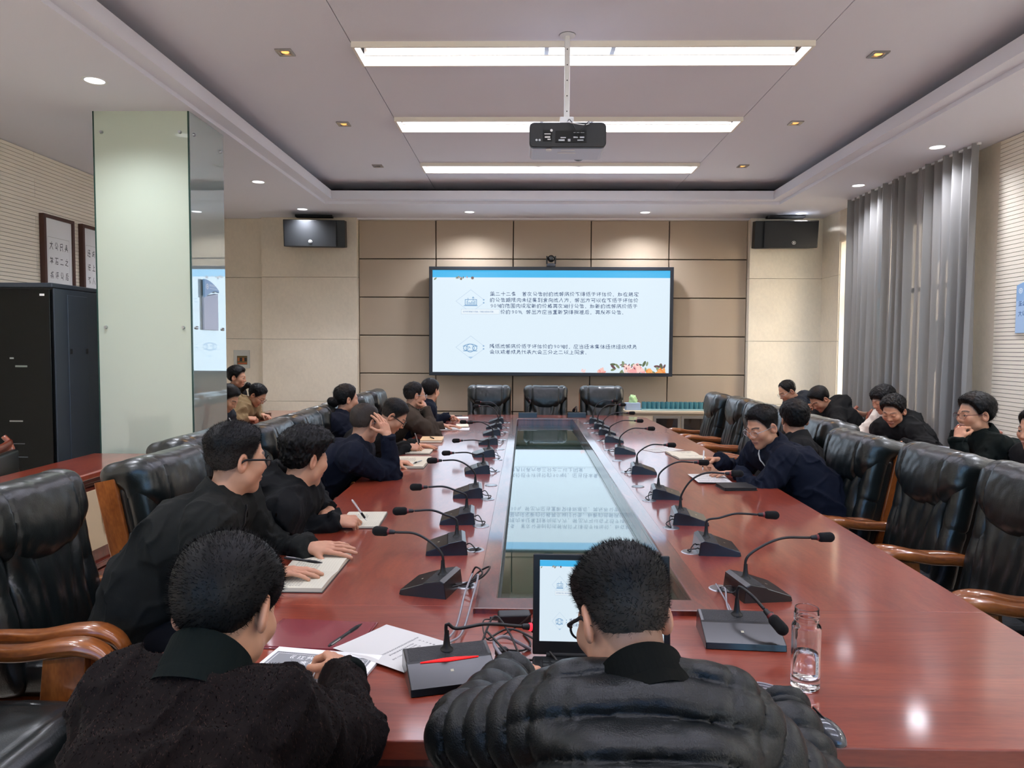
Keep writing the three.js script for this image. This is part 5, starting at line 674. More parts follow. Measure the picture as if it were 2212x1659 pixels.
// side desk things
{ const t = thing('glass_cup', 'short glass cup with dark tea on the far left side desk', 'cup', [-3.0, TY + 0.005, -8.35]); part('glass', lathe([[0, 0.003], [0.032, 0.003], [0.036, 0.08], [0.038, 0.08], [0.034, 0], [0, 0]], 20), phy({ color: 0xffffff, transmission: 1, thickness: 0, roughness: 0.03 }), t); part('tea', cyl(0.034, 0.032, 0.05, 0, 0.03, 0, 20), phy({ color: 0x5a4a38, roughness: 0.2 }), t); }
solo('printed_sheet', 'white sheet on the far left side desk beside the pillar', 'paper', topUV(sheetGeo(0.21, 0.297, 0.002, 12), 0.21, 0.297), M.paper, [-3.02, TY + 0.006, -6.75], 0.3);
notebook('open white notebook on the right side desk in front of the woman in black', [3.06, TY + 0.005, -5.75], -PI / 2, 0.3, 0.2, 0.012, 0x6a665e, lined);
{ const t = thing('tablet_stand', 'small open tablet leaning on the right side desk before the man resting his chin', 'tablet', [2.98, TY + 0.005, -5.18], -PI / 2 + 0.5); part('screen_shell', rbox(0.24, 0.16, 0.008, 0.004).rotateX(-0.5).translate(0, 0.075, 0), M.plastic, t); part('glass_face', rbox(0.225, 0.145, 0.002, 0.001).rotateX(-0.5).translate(0, 0.0775, 0.0045), phy({ color: 0xaab4be, roughness: 0.12, clearcoat: 1 }), t); part('prop', rbox(0.1, 0.1, 0.004, 0.002).rotateX(0.5).translate(0, 0.048, -0.06), M.plastic, t); }
// ---------------------------------------------------------------- people
const SKIN = [0.54, 0.275, 0.165], HAIRC = [0.011, 0.01, 0.01];
function skull(x, y, z) { let d = sdEll(x, y - 0.035, z + 0.012, 0.074, 0.084, 0.094); return smin(d, sdEll(x, y + 0.035, z - 0.022, 0.06, 0.08, 0.066), 0.03); }
function headF(fem) {
  const jw = fem ? 0.041 : 0.047, nw = fem ? 0.045 : 0.054;
  return (x, y, z) => {
    const ax = Math.abs(x); let d = skull(x, y, z);
    if (d > 0.09) return smin(d, sdCap(x, y, z, [0, -0.06, -0.02, 0, -0.19, -0.06, nw, nw + 0.005]), 0.03);
    d = smin(d, len3(ax - jw, y + 0.062, z - 0.014) - 0.02, 0.03); d = smin(d, len3(x, y + 0.1, z - 0.062) - (fem ? 0.016 : 0.019), 0.03);
    d = smin(d, len3(ax - 0.043, y + 0.022, z - 0.06) - 0.022, 0.03); d = smin(d, sdCap(ax, y, z, [0.012, 0.021, 0.084, 0.043, 0.019, 0.066, 0.01, 0.009]), 0.018);
    d = smax(d, -(len3(ax - 0.031, y - 0.005, z - 0.101) - 0.017), 0.012); d = smin(d, len3(ax - 0.031, y - 0.003, z - 0.0765) - 0.0135, 0.004);
    d = smin(d, sdCap(x, y, z, [0, 0.014, 0.082, 0, -0.029, 0.1, 0.0072, 0.0108]), 0.014); d = smin(d, len3(ax - 0.0125, y + 0.034, z - 0.09) - 0.008, 0.009);
    d = smin(d, sdEll(x, y + 0.061, z - 0.083, 0.023, 0.006, 0.0095), 0.008); d = smin(d, sdEll(x, y + 0.071, z - 0.081, 0.019, 0.0065, 0.0095), 0.008); d = smax(d, -sdCap(x, y, z, [-0.02, -0.067, 0.093, 0.02, -0.067, 0.093, 0.0022, 0.0022]), 0.004);
    d = smin(d, sdCap(x, y, z, [0, -0.06, -0.02, 0, -0.19, -0.06, nw, nw + 0.005]), 0.03);
    const ey = y + 0.004 - (z + 0.01) * 0.25, ez = z + 0.012; let e = sdEll(ax - 0.079 - ez * -0.35, ey, ez, 0.011, 0.034, 0.02); e = smax(e, -sdEll(ax - 0.09 + ez * 0.35, ey - 0.004, ez - 0.002, 0.011, 0.021, 0.011), 0.005); d = smin(d, e, 0.008);
    return d;
  };
}
function headColor(down, fem, fade) {
  return (x, y, z, o) => {
    const ax = Math.abs(x); let k = 1 + 0.05 * noise(x * 60, y * 60, z * 60); const red = 0.12 * Math.exp(-(len3(ax - 0.04, y + 0.03, z - 0.075) ** 2) / 0.0006) + 0.1 * Math.exp(-((len3(x, y + 0.03, z - 0.108) / 0.018) ** 2)) + (ax > 0.074 ? 0.12 : 0);
    let r = SKIN[0] * k * (1 + red * 0.3), g = SKIN[1] * k * (1 - red * 0.5), b = SKIN[2] * k * (1 - red * 0.6); const mixc = (R0, G0, B0, t) => { r = mixn(r, R0, t); g = mixn(g, G0, t); b = mixn(b, B0, t); };
    if (z > 0.06 && Math.abs(y + 0.066) < 0.013 && ax < 0.025 * (1 - ((y + 0.066) / 0.02) ** 2)) mixc(0.42, 0.2, 0.16, 0.6); if (z > 0.08 && Math.abs(y + 0.066) < 0.0022 && ax < 0.023) mixc(0.1, 0.03, 0.03, 0.8);
    const bl = 0.0245 + 0.004 * Math.sin((ax - 0.012) / 0.04 * PI); if (z > 0.04 && ax > 0.011 && ax < 0.052 && Math.abs(y - bl) < (fem ? 0.0028 : 0.0042)) mixc(0.02, 0.016, 0.014, 0.85);
    if (z > 0.066 && ax > 0.017 && ax < 0.046) { const lid = down ? -0.0035 : 0.0055 - 30 * (ax - 0.031) ** 2; if (down) { if (Math.abs(y - lid + 14 * (ax - 0.031) ** 2) < 0.0021) mixc(0.02, 0.014, 0.012, 0.9); } else { if (y < lid && y > -0.0045 + 12 * (ax - 0.031) ** 2 && Math.abs(ax - 0.031) < 0.0125) { mixc(0.62, 0.58, 0.54, 0.9); if (Math.abs(ax - 0.031) < 0.0062) mixc(0.015, 0.01, 0.008, 0.95); } if (Math.abs(y - lid) < 0.0018) mixc(0.02, 0.014, 0.012, 0.9); } }
    if (z > 0.095 && Math.abs(y + 0.042) < 0.003 && ax > 0.004 && ax < 0.011) mixc(0.12, 0.05, 0.04, 0.8);
    if (fade) { const ph = Math.atan2(ax, z), t = sstep(0, 0.018, y - hairline(ph, fade) + 0.02); if (ax < 0.079 && t > 0) mixc(0.075, 0.056, 0.045, t * (0.45 + 0.5 * sstep(-0.05, 0.05, y))); }
    o[0] = r; o[1] = g; o[2] = b;
  };
}
// hairline height by direction (0 front, PI back)
const LINES = { high: [[0, 0.078], [0.5, 0.076], [0.8, 0.064], [1.1, 0.05], [1.5, 0.045], [2.0, 0.035], [2.5, 0.025], [PI, 0.02]],  man: [[0, 0.078], [0.5, 0.076], [0.8, 0.06], [1.1, 0.03], [1.3, 0.0], [1.5, 0.012], [1.75, 0.022], [2.0, -0.02], [2.4, -0.055], [PI, -0.066]], bald: [[0, 0.102], [0.4, 0.098], [0.8, 0.075], [1.1, 0.035], [1.3, 0.0], [1.5, 0.012], [1.75, 0.022], [2.0, -0.02], [2.4, -0.055], [PI, -0.066]], woman: [[0, 0.082], [0.5, 0.078], [0.8, 0.058], [1.1, 0.02], [1.3, -0.005], [1.55, 0.0], [1.8, 0.0], [2.0, -0.035], [2.4, -0.062], [PI, -0.07]], bob: [[0, 0.05], [0.5, 0.045], [0.8, 0.02], [1.0, -0.06], [1.2, -0.09], [PI, -0.11]] };
function hairline(ph, kind) { const L = LINES[kind]; for (let i = 1; i < L.length; i++) if (ph <= L[i][0]) { const t = (ph - L[i - 1][0]) / (L[i][0] - L[i - 1][0]); return mixn(L[i - 1][1], L[i][1], t); } return L[L.length - 1][1]; }
const HAIR = { // line, thickness on top, at the sides, tuft size, strand length, lean of strands (up, back, out)
  crew: { line: 'man', top: 0.022, side: 0.016, tuft: 0.0012, len: 0.009, dir: [0.1, 0.25, 0.7] }, fade: { line: 'man', tint: [-0.06, 0.075, 0.85], top: 0.019, side: 0.0045, tuft: 0.0014, len: 0.009, dir: [0.2, -0.3, 0.6] }, buzz: { line: 'man', tint: [-0.06, 0.2, 0.9], top: 0.008, side: 0.003, tuft: 0.001, len: 0.006, dir: [0.1, 0.1, 1] },
  tall: { line: 'man', top: 0.036, side: 0.013, tuft: 0.006, len: 0.018, dir: [0.6, -0.5, 0.6] }, thick: { line: 'man', top: 0.03, side: 0.02, tuft: 0.003, len: 0.016, dir: [-0.5, 0.1, 0.5] }, thin: { line: 'bald', tint: [-0.06, 0.08, 0.6], top: 0.012, side: 0.006, tuft: 0.003, len: 0.012, dir: [0, 0.4, 0.4] },
  bun: { line: 'woman', top: 0.017, side: 0.011, tuft: 0.003, len: 0.02, dir: [-0.3, 0.9, 0.15], extra: [[0, -0.035, -0.105, 0, -0.02, -0.135, 0.034, 0.036], [0, -0.04, -0.12, 0.01, -0.1, -0.13, 0.025, 0.012]] }, tail: { line: 'woman', top: 0.016, side: 0.011, tuft: 0.003, len: 0.02, dir: [-0.3, 0.9, 0.15], extra: [[0, 0.03, -0.115, 0, 0.03, -0.15, 0.018, 0.026], [0, 0.03, -0.15, 0, -0.05, -0.17, 0.028, 0.02], [0, -0.05, -0.17, 0, -0.12, -0.165, 0.02, 0.006]] },
  back: { line: 'woman', top: 0.026, side: 0.016, tuft: 0.005, len: 0.025, dir: [-0.3, 0.9, 0.2], extra: [[0, 0.0, -0.1, 0, -0.09, -0.105, 0.045, 0.045], [0, -0.08, -0.1, 0, -0.17, -0.115, 0.045, 0.035]] }, bob: { line: 'bob', top: 0.03, side: 0.024, tuft: 0.004, len: 0.02, dir: [-0.9, 0.1, 0.2] } };
function strands(g, n, len, dirFn, width, seed) {
  const p = g.attributes.position, nm = g.attributes.normal, I = g.index.array, T = I.length / 3, cum = new Float64Array(T), a = V(), b = V(), c = V(), r = rngOf(seed); let s = 0;
  for (let t = 0; t < T; t++) { a.fromBufferAttribute(p, I[t * 3]); b.fromBufferAttribute(p, I[t * 3 + 1]).sub(a); c.fromBufferAttribute(p, I[t * 3 + 2]).sub(a); s += b.cross(c).length(); cum[t] = s; }
  const P = [], N = [], q = V(), m = V(), d = V(), w = V();
  for (let i = 0; i < n; i++) { const v = r() * s; let lo = 0, hi = T - 1; while (lo < hi) { const k = (lo + hi) >> 1; cum[k] < v ? lo = k + 1 : hi = k; }
    let u1 = r(), u2 = r(); if (u1 + u2 > 1) { u1 = 1 - u1; u2 = 1 - u2; } const u0 = 1 - u1 - u2, i0 = I[lo * 3], i1 = I[lo * 3 + 1], i2 = I[lo * 3 + 2];
    q.set(0, 0, 0).addScaledVector(a.fromBufferAttribute(p, i0), u0).addScaledVector(a.fromBufferAttribute(p, i1), u1).addScaledVector(a.fromBufferAttribute(p, i2), u2);
    m.set(0, 0, 0).addScaledVector(a.fromBufferAttribute(nm, i0), u0).addScaledVector(a.fromBufferAttribute(nm, i1), u1).addScaledVector(a.fromBufferAttribute(nm, i2), u2).normalize();
    dirFn(q, m, d); d.x += (r() - 0.5) * 0.7; d.y += (r() - 0.5) * 0.7; d.z += (r() - 0.5) * 0.7; d.normalize(); w.set(r() - 0.5, r() - 0.5, r() - 0.5).cross(d).normalize().multiplyScalar(width);
    const L = len * (0.5 + r() * 0.8); P.push(q.x - w.x - d.x * 0.003, q.y - w.y - d.y * 0.003, q.z - w.z - d.z * 0.003, q.x + w.x - d.x * 0.003, q.y + w.y - d.y * 0.003, q.z + w.z - d.z * 0.003, q.x + d.x * L, q.y + d.y * L, q.z + d.z * L); for (let k = 0; k < 3; k++) N.push(m.x, m.y, m.z); }
  const o = new THREE.BufferGeometry(); o.setAttribute('position', new THREE.Float32BufferAttribute(P, 3)); o.setAttribute('normal', new THREE.Float32BufferAttribute(N, 3)); return o;
}
const hairCache = new Map();
function hairGeo(style, cell, n, seed) {
  const key = [style, cell, n, seed].join(); if (hairCache.has(key)) return hairCache.get(key); const H = HAIR[style];
  const f = (x, y, z) => { const s = skull(x, y, z); let e = 1; if (H.extra) for (const c of H.extra) e = smin(e, sdCap(x, y, z, c), 0.02); if (s > 0.08) return Math.min(s - 0.04, e);
    const ax = Math.abs(x), ph = Math.atan2(ax, z), hl = hairline(ph, H.line); let t = mixn(H.side, H.top, sstep(0.02, 0.09, y)) * sstep(-0.012, 0.035, y - hl) + 0.001; t += H.tuft * noise(x * 90 + seed, y * 60, z * 90) * sstep(0, 0.03, y - hl) + H.tuft * 0.4 * noise(x * 220, y * 120, z * 220 + seed);
    if (style === 'tall') t += 0.016 * sstep(0.0, 0.08, z) * sstep(0.06, 0.1, y); const d = Math.max(s - t, (hl - y) * 0.8 + 0.002 * noise(x * 150, z * 150, seed)); return e < 1 ? smin(d, e + 0.002 * noise(x * 120, y * 60, z * 120), 0.012) : d; };
  const g = nets(f, [-0.13, -0.2, -0.22], [0.13, 0.19, 0.15], cell), D = H.dir;
  const st = strands(g, n, H.len, (q, m, d) => { d.set(m.x * D[2], m.y * D[2] + D[0], m.z * D[2] - D[1]); }, 0.0005, seed + 5);
  const o = merge([g, st]), p = o.attributes.position, C = new Float32Array(p.count * 3), TN = H.tint; for (let i = 0; i < p.count; i++) { const k = TN ? TN[2] * (1 - sstep(TN[0], TN[1], p.getY(i))) : 0; C[i * 3] = mixn(0.006, 0.075, k); C[i * 3 + 1] = mixn(0.0055, 0.058, k); C[i * 3 + 2] = mixn(0.0055, 0.046, k); } o.setAttribute('color', new THREE.BufferAttribute(C, 3)); hairCache.set(key, o); return o;
}
const POSES = { // bend of each finger's three joints, spread, thumb direction and bend
  flat: { f: [[4, 10, 6], [2, 10, 6], [4, 10, 6], [6, 12, 8]], sp: [8, 2, -4, -11], th: [0.75, -0.25, 0.62], tb: 0.25 }, relax: { f: [[25, 30, 18], [28, 36, 20], [32, 40, 22], [34, 42, 24]], sp: [5, 1, -3, -8], th: [0.6, -0.45, 0.66], tb: 0.3 },
  write: { f: [[42, 52, 18], [52, 58, 26], [62, 72, 36], [66, 76, 40]], sp: [3, 0, -3, -6], th: [0.3, -0.62, 0.72], tb: -0.15 }, fist: { f: [[64, 84, 44], [66, 86, 46], [68, 88, 46], [70, 86, 46]], sp: [1, 0, -1, -3], th: [0.1, -0.75, 0.66], tb: -0.5 }, open: { f: [[12, 16, 10], [10, 14, 10], [12, 16, 10], [16, 20, 14]], sp: [9, 3, -4, -12], th: [0.8, -0.3, 0.5], tb: 0.15 } };
const handCache = new Map();
function handGeo(pose, cell) {
  const key = pose + cell; if (handCache.has(key)) return handCache.get(key); const P = POSES[pose], C = [], bx = [0.028, 0.009, -0.0105, -0.028], bz = [0.086, 0.09, 0.086, 0.078], ln = [[0.044, 0.026, 0.02], [0.048, 0.03, 0.021], [0.044, 0.028, 0.02], [0.034, 0.02, 0.018]], F = [];
  for (let i = 0; i < 4; i++) { C.push([bx[i] * 0.55, 0, 0.006, bx[i], 0, bz[i], 0.0135, 0.0112]); let p = [bx[i], -0.001, bz[i]], a = 0; const s = R(P.sp[i]); let r = i === 3 ? 0.0082 : 0.0094; for (let k = 0; k < 3; k++) { a += R(P.f[i][k]); const L = ln[i][k], q = [p[0] + Math.sin(s) * Math.cos(a) * L, p[1] - Math.sin(a) * L, p[2] + Math.cos(s) * Math.cos(a) * L]; F.push([...p, ...q, r, r * 0.93]); p = q; r *= 0.93; } }
  C.push([0.012, -0.006, 0.012, 0.03, -0.009, 0.046, 0.016, 0.0135], [-0.02, -0.005, 0.015, -0.026, -0.004, 0.06, 0.014, 0.012], [0, 0, -0.018, 0, 0, 0.012, 0.0245, 0.0225]);
  const td = V(...P.th).normalize(), t0 = V(0.031, -0.008, 0.042), t1 = t0.clone().addScaledVector(td, 0.038), t2 = t1.clone().addScaledVector(V(td.x * (1 - Math.abs(P.tb)) - P.tb * 0.2, td.y - 0.1, td.z + 0.5).normalize(), 0.03); const Th = [capOf(t0, t1, 0.0125, 0.0105), capOf(t1, t2, 0.0105, 0.0088)];
  const g = nets((x, y, z) => { const yy = y * 1.18; let d = 1; for (const c of C) d = smin(d, sdCap(x, yy, z, c), 0.012); let e = 1; for (let i = 0; i < 12; i += 3) { let f = 1; for (let k = 0; k < 3; k++) f = smin(f, sdCap(x, y, z, F[i + k]), 0.004); e = Math.min(e, f); } d = smin(d, e, 0.006); let t = smin(sdCap(x, y, z, Th[0]), sdCap(x, y, z, Th[1]), 0.004); return smin(d, t, 0.008); }, [-0.06, -0.13, -0.08], [0.11, 0.045, 0.21], cell, (x, y, z, o) => { const k = 1 + 0.06 * noise(x * 90, y * 90, z * 90), kn = y > 0 && z > 0.07 ? 0.05 : 0; o[0] = SKIN[0] * k; o[1] = SKIN[1] * k * (0.97 - kn); o[2] = SKIN[2] * k * (0.96 - kn); });
  handCache.set(key, g); return g;
}
function mergeC(list) { // merge indexed geometries with colours
  let nv = 0, ni = 0; for (const g of list) { nv += g.attributes.position.count; ni += g.index.count; } const P = new Float32Array(nv * 3), N = new Float32Array(nv * 3), C = new Float32Array(nv * 3), I = new Uint32Array(ni); let v = 0, q = 0;
  for (const g of list) { P.set(g.attributes.position.array, v * 3); N.set(g.attributes.normal.array, v * 3); C.set(g.attributes.color.array, v * 3); for (let i = 0; i < g.index.count; i++) I[q++] = g.index.array[i] + v; v += g.attributes.position.count; }
  const o = new THREE.BufferGeometry(); o.setAttribute('position', new THREE.BufferAttribute(P, 3)); o.setAttribute('normal', new THREE.BufferAttribute(N, 3)); o.setAttribute('color', new THREE.BufferAttribute(C, 3)); o.setIndex(new THREE.BufferAttribute(I, 1)); return o;
}
const skinM = phy({ color: 0xffffff, vertexColors: true, roughness: 0.5, sheen: 0.2, sheenRoughness: 0.5, sheenColor: new THREE.Color(0xffd0b8) }), hairM = phy({ color: 0xffffff, vertexColors: true, roughness: 0.5, specularIntensity: 0.35 }), lensM = phy({ color: 0xffffff, transmission: 1, thickness: 0, roughness: 0.01, ior: 1.45 });
const cloth = (c, o = {}) => phy({ color: c, roughness: 0.85, specularIntensity: 0.25, sheen: 0.06, sheenRoughness: 0.6, sheenColor: new THREE.Color(0x8a8d92), bumpMap: clothBump, bumpScale: 0.0003, ...o });
const CL = { black: cloth(0x1a1b1c), coal: cloth(0x1f201e), navy: cloth(0x151a27), brownWool: cloth(0x150f0e, { sheen: 0.12 }), umber: cloth(0x453d35), tan: cloth(0x8a7353), puffer: phy({ color: 0x151818, roughness: 0.4, specularIntensity: 0.8, bumpMap: grainBump(48, 71, 9), bumpScale: 0.0006 }), white: cloth(0xd8d3ca), grey: cloth(0x2c3036), trouser: cloth(0x14151a), shoe: phy({ color: 0x0c0b0b, roughness: 0.35 }), green: cloth(0x0c1311), red: cloth(0x7d231d) };
const headCache = new Map();
function headGeo(down, fem, line, cell) { const k = [down, fem, line, cell].join(); if (!headCache.has(k)) headCache.set(k, nets(headF(fem), [-0.1, -0.21, -0.13], [0.1, 0.135, 0.13], cell, headColor(down, fem, line))); return headCache.get(k); }
function glassesPart(parent, m4, frameMat, rim, half) {
  const g = [], lens = []; for (const s of [-1, 1]) { const t = new THREE.TorusGeometry(0.024, rim, 8, 28).scale(1.12, 0.8, 1).rotateY(s * 0.16).translate(s * 0.034, -0.002, 0.102); g.push(t.toNonIndexed()); lens.push(new THREE.CircleGeometry(0.024, 24).scale(1.12, 0.8, 1).rotateY(s * 0.16).translate(s * 0.034, -0.002, 0.102)); g.push(tube([[s * 0.06, 0.004, 0.096], [s * 0.074, 0.006, 0.075], [s * 0.081, 0.008, 0.02], [s * 0.085, 0.008, -0.006], [s * 0.082, -0.012, -0.03]], half ? 0.0018 : 0.0036, 24, 6)); }
  g.push(tube([[-0.009, 0.0, 0.105], [0, 0.004, 0.109], [0.009, 0.0, 0.105]], 0.0018, 10, 6));
  const o = part('glasses', merge(g).applyMatrix4(m4), frameMat, parent); for (const l of lens) part('lens', l.applyMatrix4(m4), lensM, o); return o;
}
function person(o) {
  const near = o.near || 0, cell = [0.012, 0.009, 0.0068][near], hc = [0.0042, 0.0034, 0.003][near], HW = V(...o.head), by = R(o.yaw), F = V(Math.sin(by), 0, Math.cos(by)), Lf = V(Math.cos(by), 0, -Math.sin(by)), UP = V(0, 1, 0);
  const hip = V(o.hip[0], 0.55, o.hip[1]), t = thing('person', o.label, 'person', [hip.x, 0, hip.z]), B = (v) => v.clone().sub(t.position);
  const sc = o.hs || 1.03, q = new THREE.Quaternion().setFromEuler(new THREE.Euler(R(o.pitch || 0), R(o.face), R(o.roll || 0), 'YXZ')), H = B(HW), hm = new THREE.Matrix4().compose(H, q, V(sc, sc, sc)), hp = (x, y, z) => V(x, y, z).multiplyScalar(sc).applyQuaternion(q).add(H);
  const nb = hp(0, -0.12, -0.032), N = nb.clone().add(V(0, -0.05, 0)).addScaledVector(F, -0.02).add(V(0, o.neckUp === undefined ? 0.032 : o.neckUp, 0)), P = V(0, 0.55, 0), sp = N.clone().sub(P), back = F.clone().multiplyScalar(-1), S1 = P.clone().addScaledVector(sp, 0.35).addScaledVector(back, 0.035), S2 = P.clone().addScaledVector(sp, 0.72).addScaledVector(back, 0.032);
  const Nc = hp(0, -0.152, -0.047), nAx = hp(0, -0.06, -0.02).sub(hp(0, -0.19, -0.06)).normalize(); const w = o.wide || 1, tw = R(o.twist || 0), SL = Lf.clone().applyAxisAngle(UP, tw), sh = [-1, 1].map((s) => N.clone().add(V(0, -0.06, 0)).addScaledVector(SL, s * 0.168 * w).addScaledVector(F, 0.01)); // right, left
  const arms = [o.R, o.L].map((a, i) => { const S = sh[i]; let W, dir = null; if (a) W = B(V(...a.w)); else W = P.clone().add(V(0, 0.06, 0)).addScaledVector(F, 0.3).addScaledVector(Lf, (i ? 1 : -1) * 0.12); let U = 0.285, L = 0.255, d = W.clone().sub(S), D = d.length(); if (D > U + L - 0.005) { const k = D / (U + L - 0.005); U *= k; L *= k; } const e = a && a.e ? B(V(...a.e)).sub(S).addScaledVector(d, -0.5) : UP.clone().multiplyScalar(-1).addScaledVector(Lf, (i ? 1 : -1) * 0.5).addScaledVector(F, -0.3); const u = d.clone().normalize(); e.addScaledVector(u, -e.dot(u)).normalize(); const c = clamp((U * U + D * D - L * L) / (2 * U * D), -1, 1); return { S, W, E: S.clone().addScaledVector(u, U * c).addScaledVector(e, U * Math.sqrt(1 - c * c)), a }; });
  // body in one piece: head, neck, trunk, limbs and hands
  const skin = [], col = (geo) => { const n = geo.attributes.position.count, c = new Float32Array(n * 3); for (let i = 0; i < n; i++) c.set(SKIN, i * 3); geo.setAttribute('color', new THREE.BufferAttribute(c, 3)); return geo; };
  skin.push(headGeo(!!o.down, !!o.fem, HAIR[o.hair].scalp || HAIR[o.hair].line, hc).clone().applyMatrix4(hm));
  const C1 = P.clone().addScaledVector(sp, 0.35), C2 = P.clone().addScaledVector(sp, 0.72); const core = [capOf(nb, N, 0.05, 0.054), capOf(N, C2, 0.052, 0.07), capOf(C2, C1, 0.075, 0.08), capOf(C1, P, 0.08, 0.09), capOf(sh[0].clone().lerp(N, 0.2), sh[1].clone().lerp(N, 0.2), 0.036, 0.036)]; const knees = [-1, 1].map((s) => P.clone().add(V(0, -0.03, 0)).addScaledVector(Lf, s * 0.1).addScaledVector(F, 0.4)), feet = [-1, 1].map((s, i) => knees[i].clone().setY(0.08).addScaledVector(F, -0.03));
  for (const a of arms) core.push(capOf(a.S, a.E, 0.042, 0.034), capOf(a.E, a.W, 0.034, 0.024)); for (let i = 0; i < 2; i++) core.push(capOf(P.clone().addScaledVector(Lf, (i ? 1 : -1) * 0.08), knees[i], 0.065, 0.045), capOf(knees[i], feet[i], 0.045, 0.032));
  const bb = (caps, m) => { const lo = [1e9, 1e9, 1e9], hi = [-1e9, -1e9, -1e9]; for (const c of caps) for (let k = 0; k < 3; k++) { lo[k] = Math.min(lo[k], c[k] - c[6] - m, c[k + 3] - c[7] - m); hi[k] = Math.max(hi[k], c[k] + c[6] + m, c[k + 3] + c[7] + m); } return [lo, hi]; };
  skin.push(col(nets(field(core, 0.02), ...bb(core, 0.03), 0.02)));
  arms.forEach((a, i) => { if (!a.a) return; const fz = V(...a.a.f).normalize(), fy = V(...(a.a.up || [0, 1, 0])); fy.addScaledVector(fz, -fy.dot(fz)).normalize(); const fx = V().crossVectors(fy, fz), g = handGeo(a.a.pose || 'flat', hc * 0.95).clone(); if (i) { g.scale(-1, 1, 1); const I = g.index.array; g.setIndex(new THREE.BufferAttribute(I.slice().map((_, k) => I[k - k % 3 + [0, 2, 1][k % 3]]), 1)); const n = g.attributes.normal; for (let k = 0; k < n.count; k++) n.setX(k, n.getX(k)); } g.applyMatrix4(new THREE.Matrix4().makeBasis(fx, fy, fz).multiply(new THREE.Matrix4().makeScale(o.fem ? 0.92 : 1, 1, o.fem ? 0.92 : 1)).setPosition(a.W)); skin.push(g); });
  part('body', mergeC(skin), skinM, t);
  part('hair', hairGeo(o.hair, hc * 0.95, [900, 2600, 11000][near], o.seed || 1).clone().applyMatrix4(hm), o.hairMat || hairM, t);
  // jacket
  const T = [], A = [[], []]; const rw = 1 + (w - 1) * 0.8, fat = (o.fat || 0) + (o.puff ? 0.012 : 0);
  for (const s of [-1, 1]) { T.push(capOf(P.clone().add(V(0, -0.03, 0)).addScaledVector(Lf, s * 0.06 * w), S1.clone().addScaledVector(Lf, s * 0.055 * w), (0.135 + fat) * rw, (0.13 + fat) * rw)); T.push(capOf(S1.clone().addScaledVector(Lf, s * 0.055 * w), S2.clone().addScaledVector(SL, s * 0.075 * w), (0.13 + fat) * rw, (0.115 + fat) * rw)); T.push(capOf(S2.clone().addScaledVector(SL, s * 0.08 * w), N.clone().add(V(0, -0.07, 0)).addScaledVector(SL, s * 0.07 * w).addScaledVector(back, 0.01), (0.112 + fat) * rw, 0.085 + fat)); T.push(capOf(Nc, sh[s < 0 ? 0 : 1].clone().lerp(N, 0.15).add(V(0, 0.015, 0)), 0.063 + fat * 0.3, 0.062 + fat)); }
  T.push(capOf(sh[0], sh[1], 0.07 + fat, 0.07 + fat));
  arms.forEach((a, i) => { const k = o.puff ? 0.012 : 0; a.C = a.W.clone().lerp(a.E, -0.02); A[i].push(capOf(a.S, a.E, 0.074 + fat * 0.5 + k, 0.058 + k), capOf(a.E, a.C, 0.058 + k, 0.043 + k)); });
  if (o.hood) { let pr = null; for (let i = 0; i <= 8; i++) { const an = mixn(-130, 130, i / 8), v = N.clone().add(V(0, 0.02 + 0.045 * Math.cos(R(an)), 0)).addScaledVector(back, 0.03 + 0.095 * Math.cos(R(an))).addScaledVector(SL, 0.105 * Math.sin(R(an))); if (pr) T.push(capOf(pr, v, o.hood * (0.65 + 0.35 * Math.cos(R(an - 20))), o.hood * (0.65 + 0.35 * Math.cos(R(an))))); pr = v; } }
  const HD = []; const sd = (o.seed || 1) * 3.7, fT = field(T, 0.05), spn = sp.clone().normalize(), nz = N, amp = o.puff ? 0 : o.fold || 1;
  const jf = (x, y, z) => {
    const dt = fT(x, y, z); let da = 1e3, arm = null, u = 0; for (let i = 0; i < 2; i++) { let d = smin(sdCap(x, y, z, A[i][0]), sdCap(x, y, z, A[i][1]), 0.03); const a = arms[i]; // clean cuff
      const ex = a.W.x - a.E.x, ey = a.W.y - a.E.y, ez = a.W.z - a.E.z, l = Math.hypot(ex, ey, ez), pl = ((x - a.C.x) * ex + (y - a.C.y) * ey + (z - a.C.z) * ez) / l - 0.004; d = Math.max(d, pl); if (d < da) { da = d; arm = a; u = i; } }
    let d = smin(dt, da, 0.045); if (Math.abs(d) > 0.045) return d;
    const ta = clamp(0.5 + (dt - da) / 0.05), nx = noise(x * 11 + sd, y * 11, z * 11);
    if (o.puff) { // quilted ribs across the trunk and along the sleeves
      const al = (x - nz.x) * spn.x + (y - nz.y) * spn.y + (z - nz.z) * spn.z + 0.35 * Math.hypot(x - nz.x, z - nz.z) * 0.4, a = arm, q1 = A[u][0], q2 = A[u][1]; const e1 = sdCap(x, y, z, q1), e2 = sdCap(x, y, z, q2), s = e1 < e2 ? a.S : a.E, e = e1 < e2 ? a.E : a.W, L = s.distanceTo(e), ua = ((x - s.x) * (e.x - s.x) + (y - s.y) * (e.y - s.y) + (z - s.z) * (e.z - s.z)) / L + (e1 < e2 ? 0 : 0.285);
      const rib = (v) => Math.abs(Math.sin(PI * (v + 0.008 * nx) / 0.066)) ** 0.42, rT = rib(al + 0.02), rA = rib(ua), r = mixn(rT, rA, ta), g = noise(x * 60 + sd, y * 60, z * 60) * 0.6 + noise(x * 110, y * 30, z * 110) * 0.6; d -= 0.027 * (r - 0.6) - 0.0045 * g * (1.25 - r); d += 0.006 * Math.exp(-(((dt - da) / 0.012) ** 2)) ; return d; }
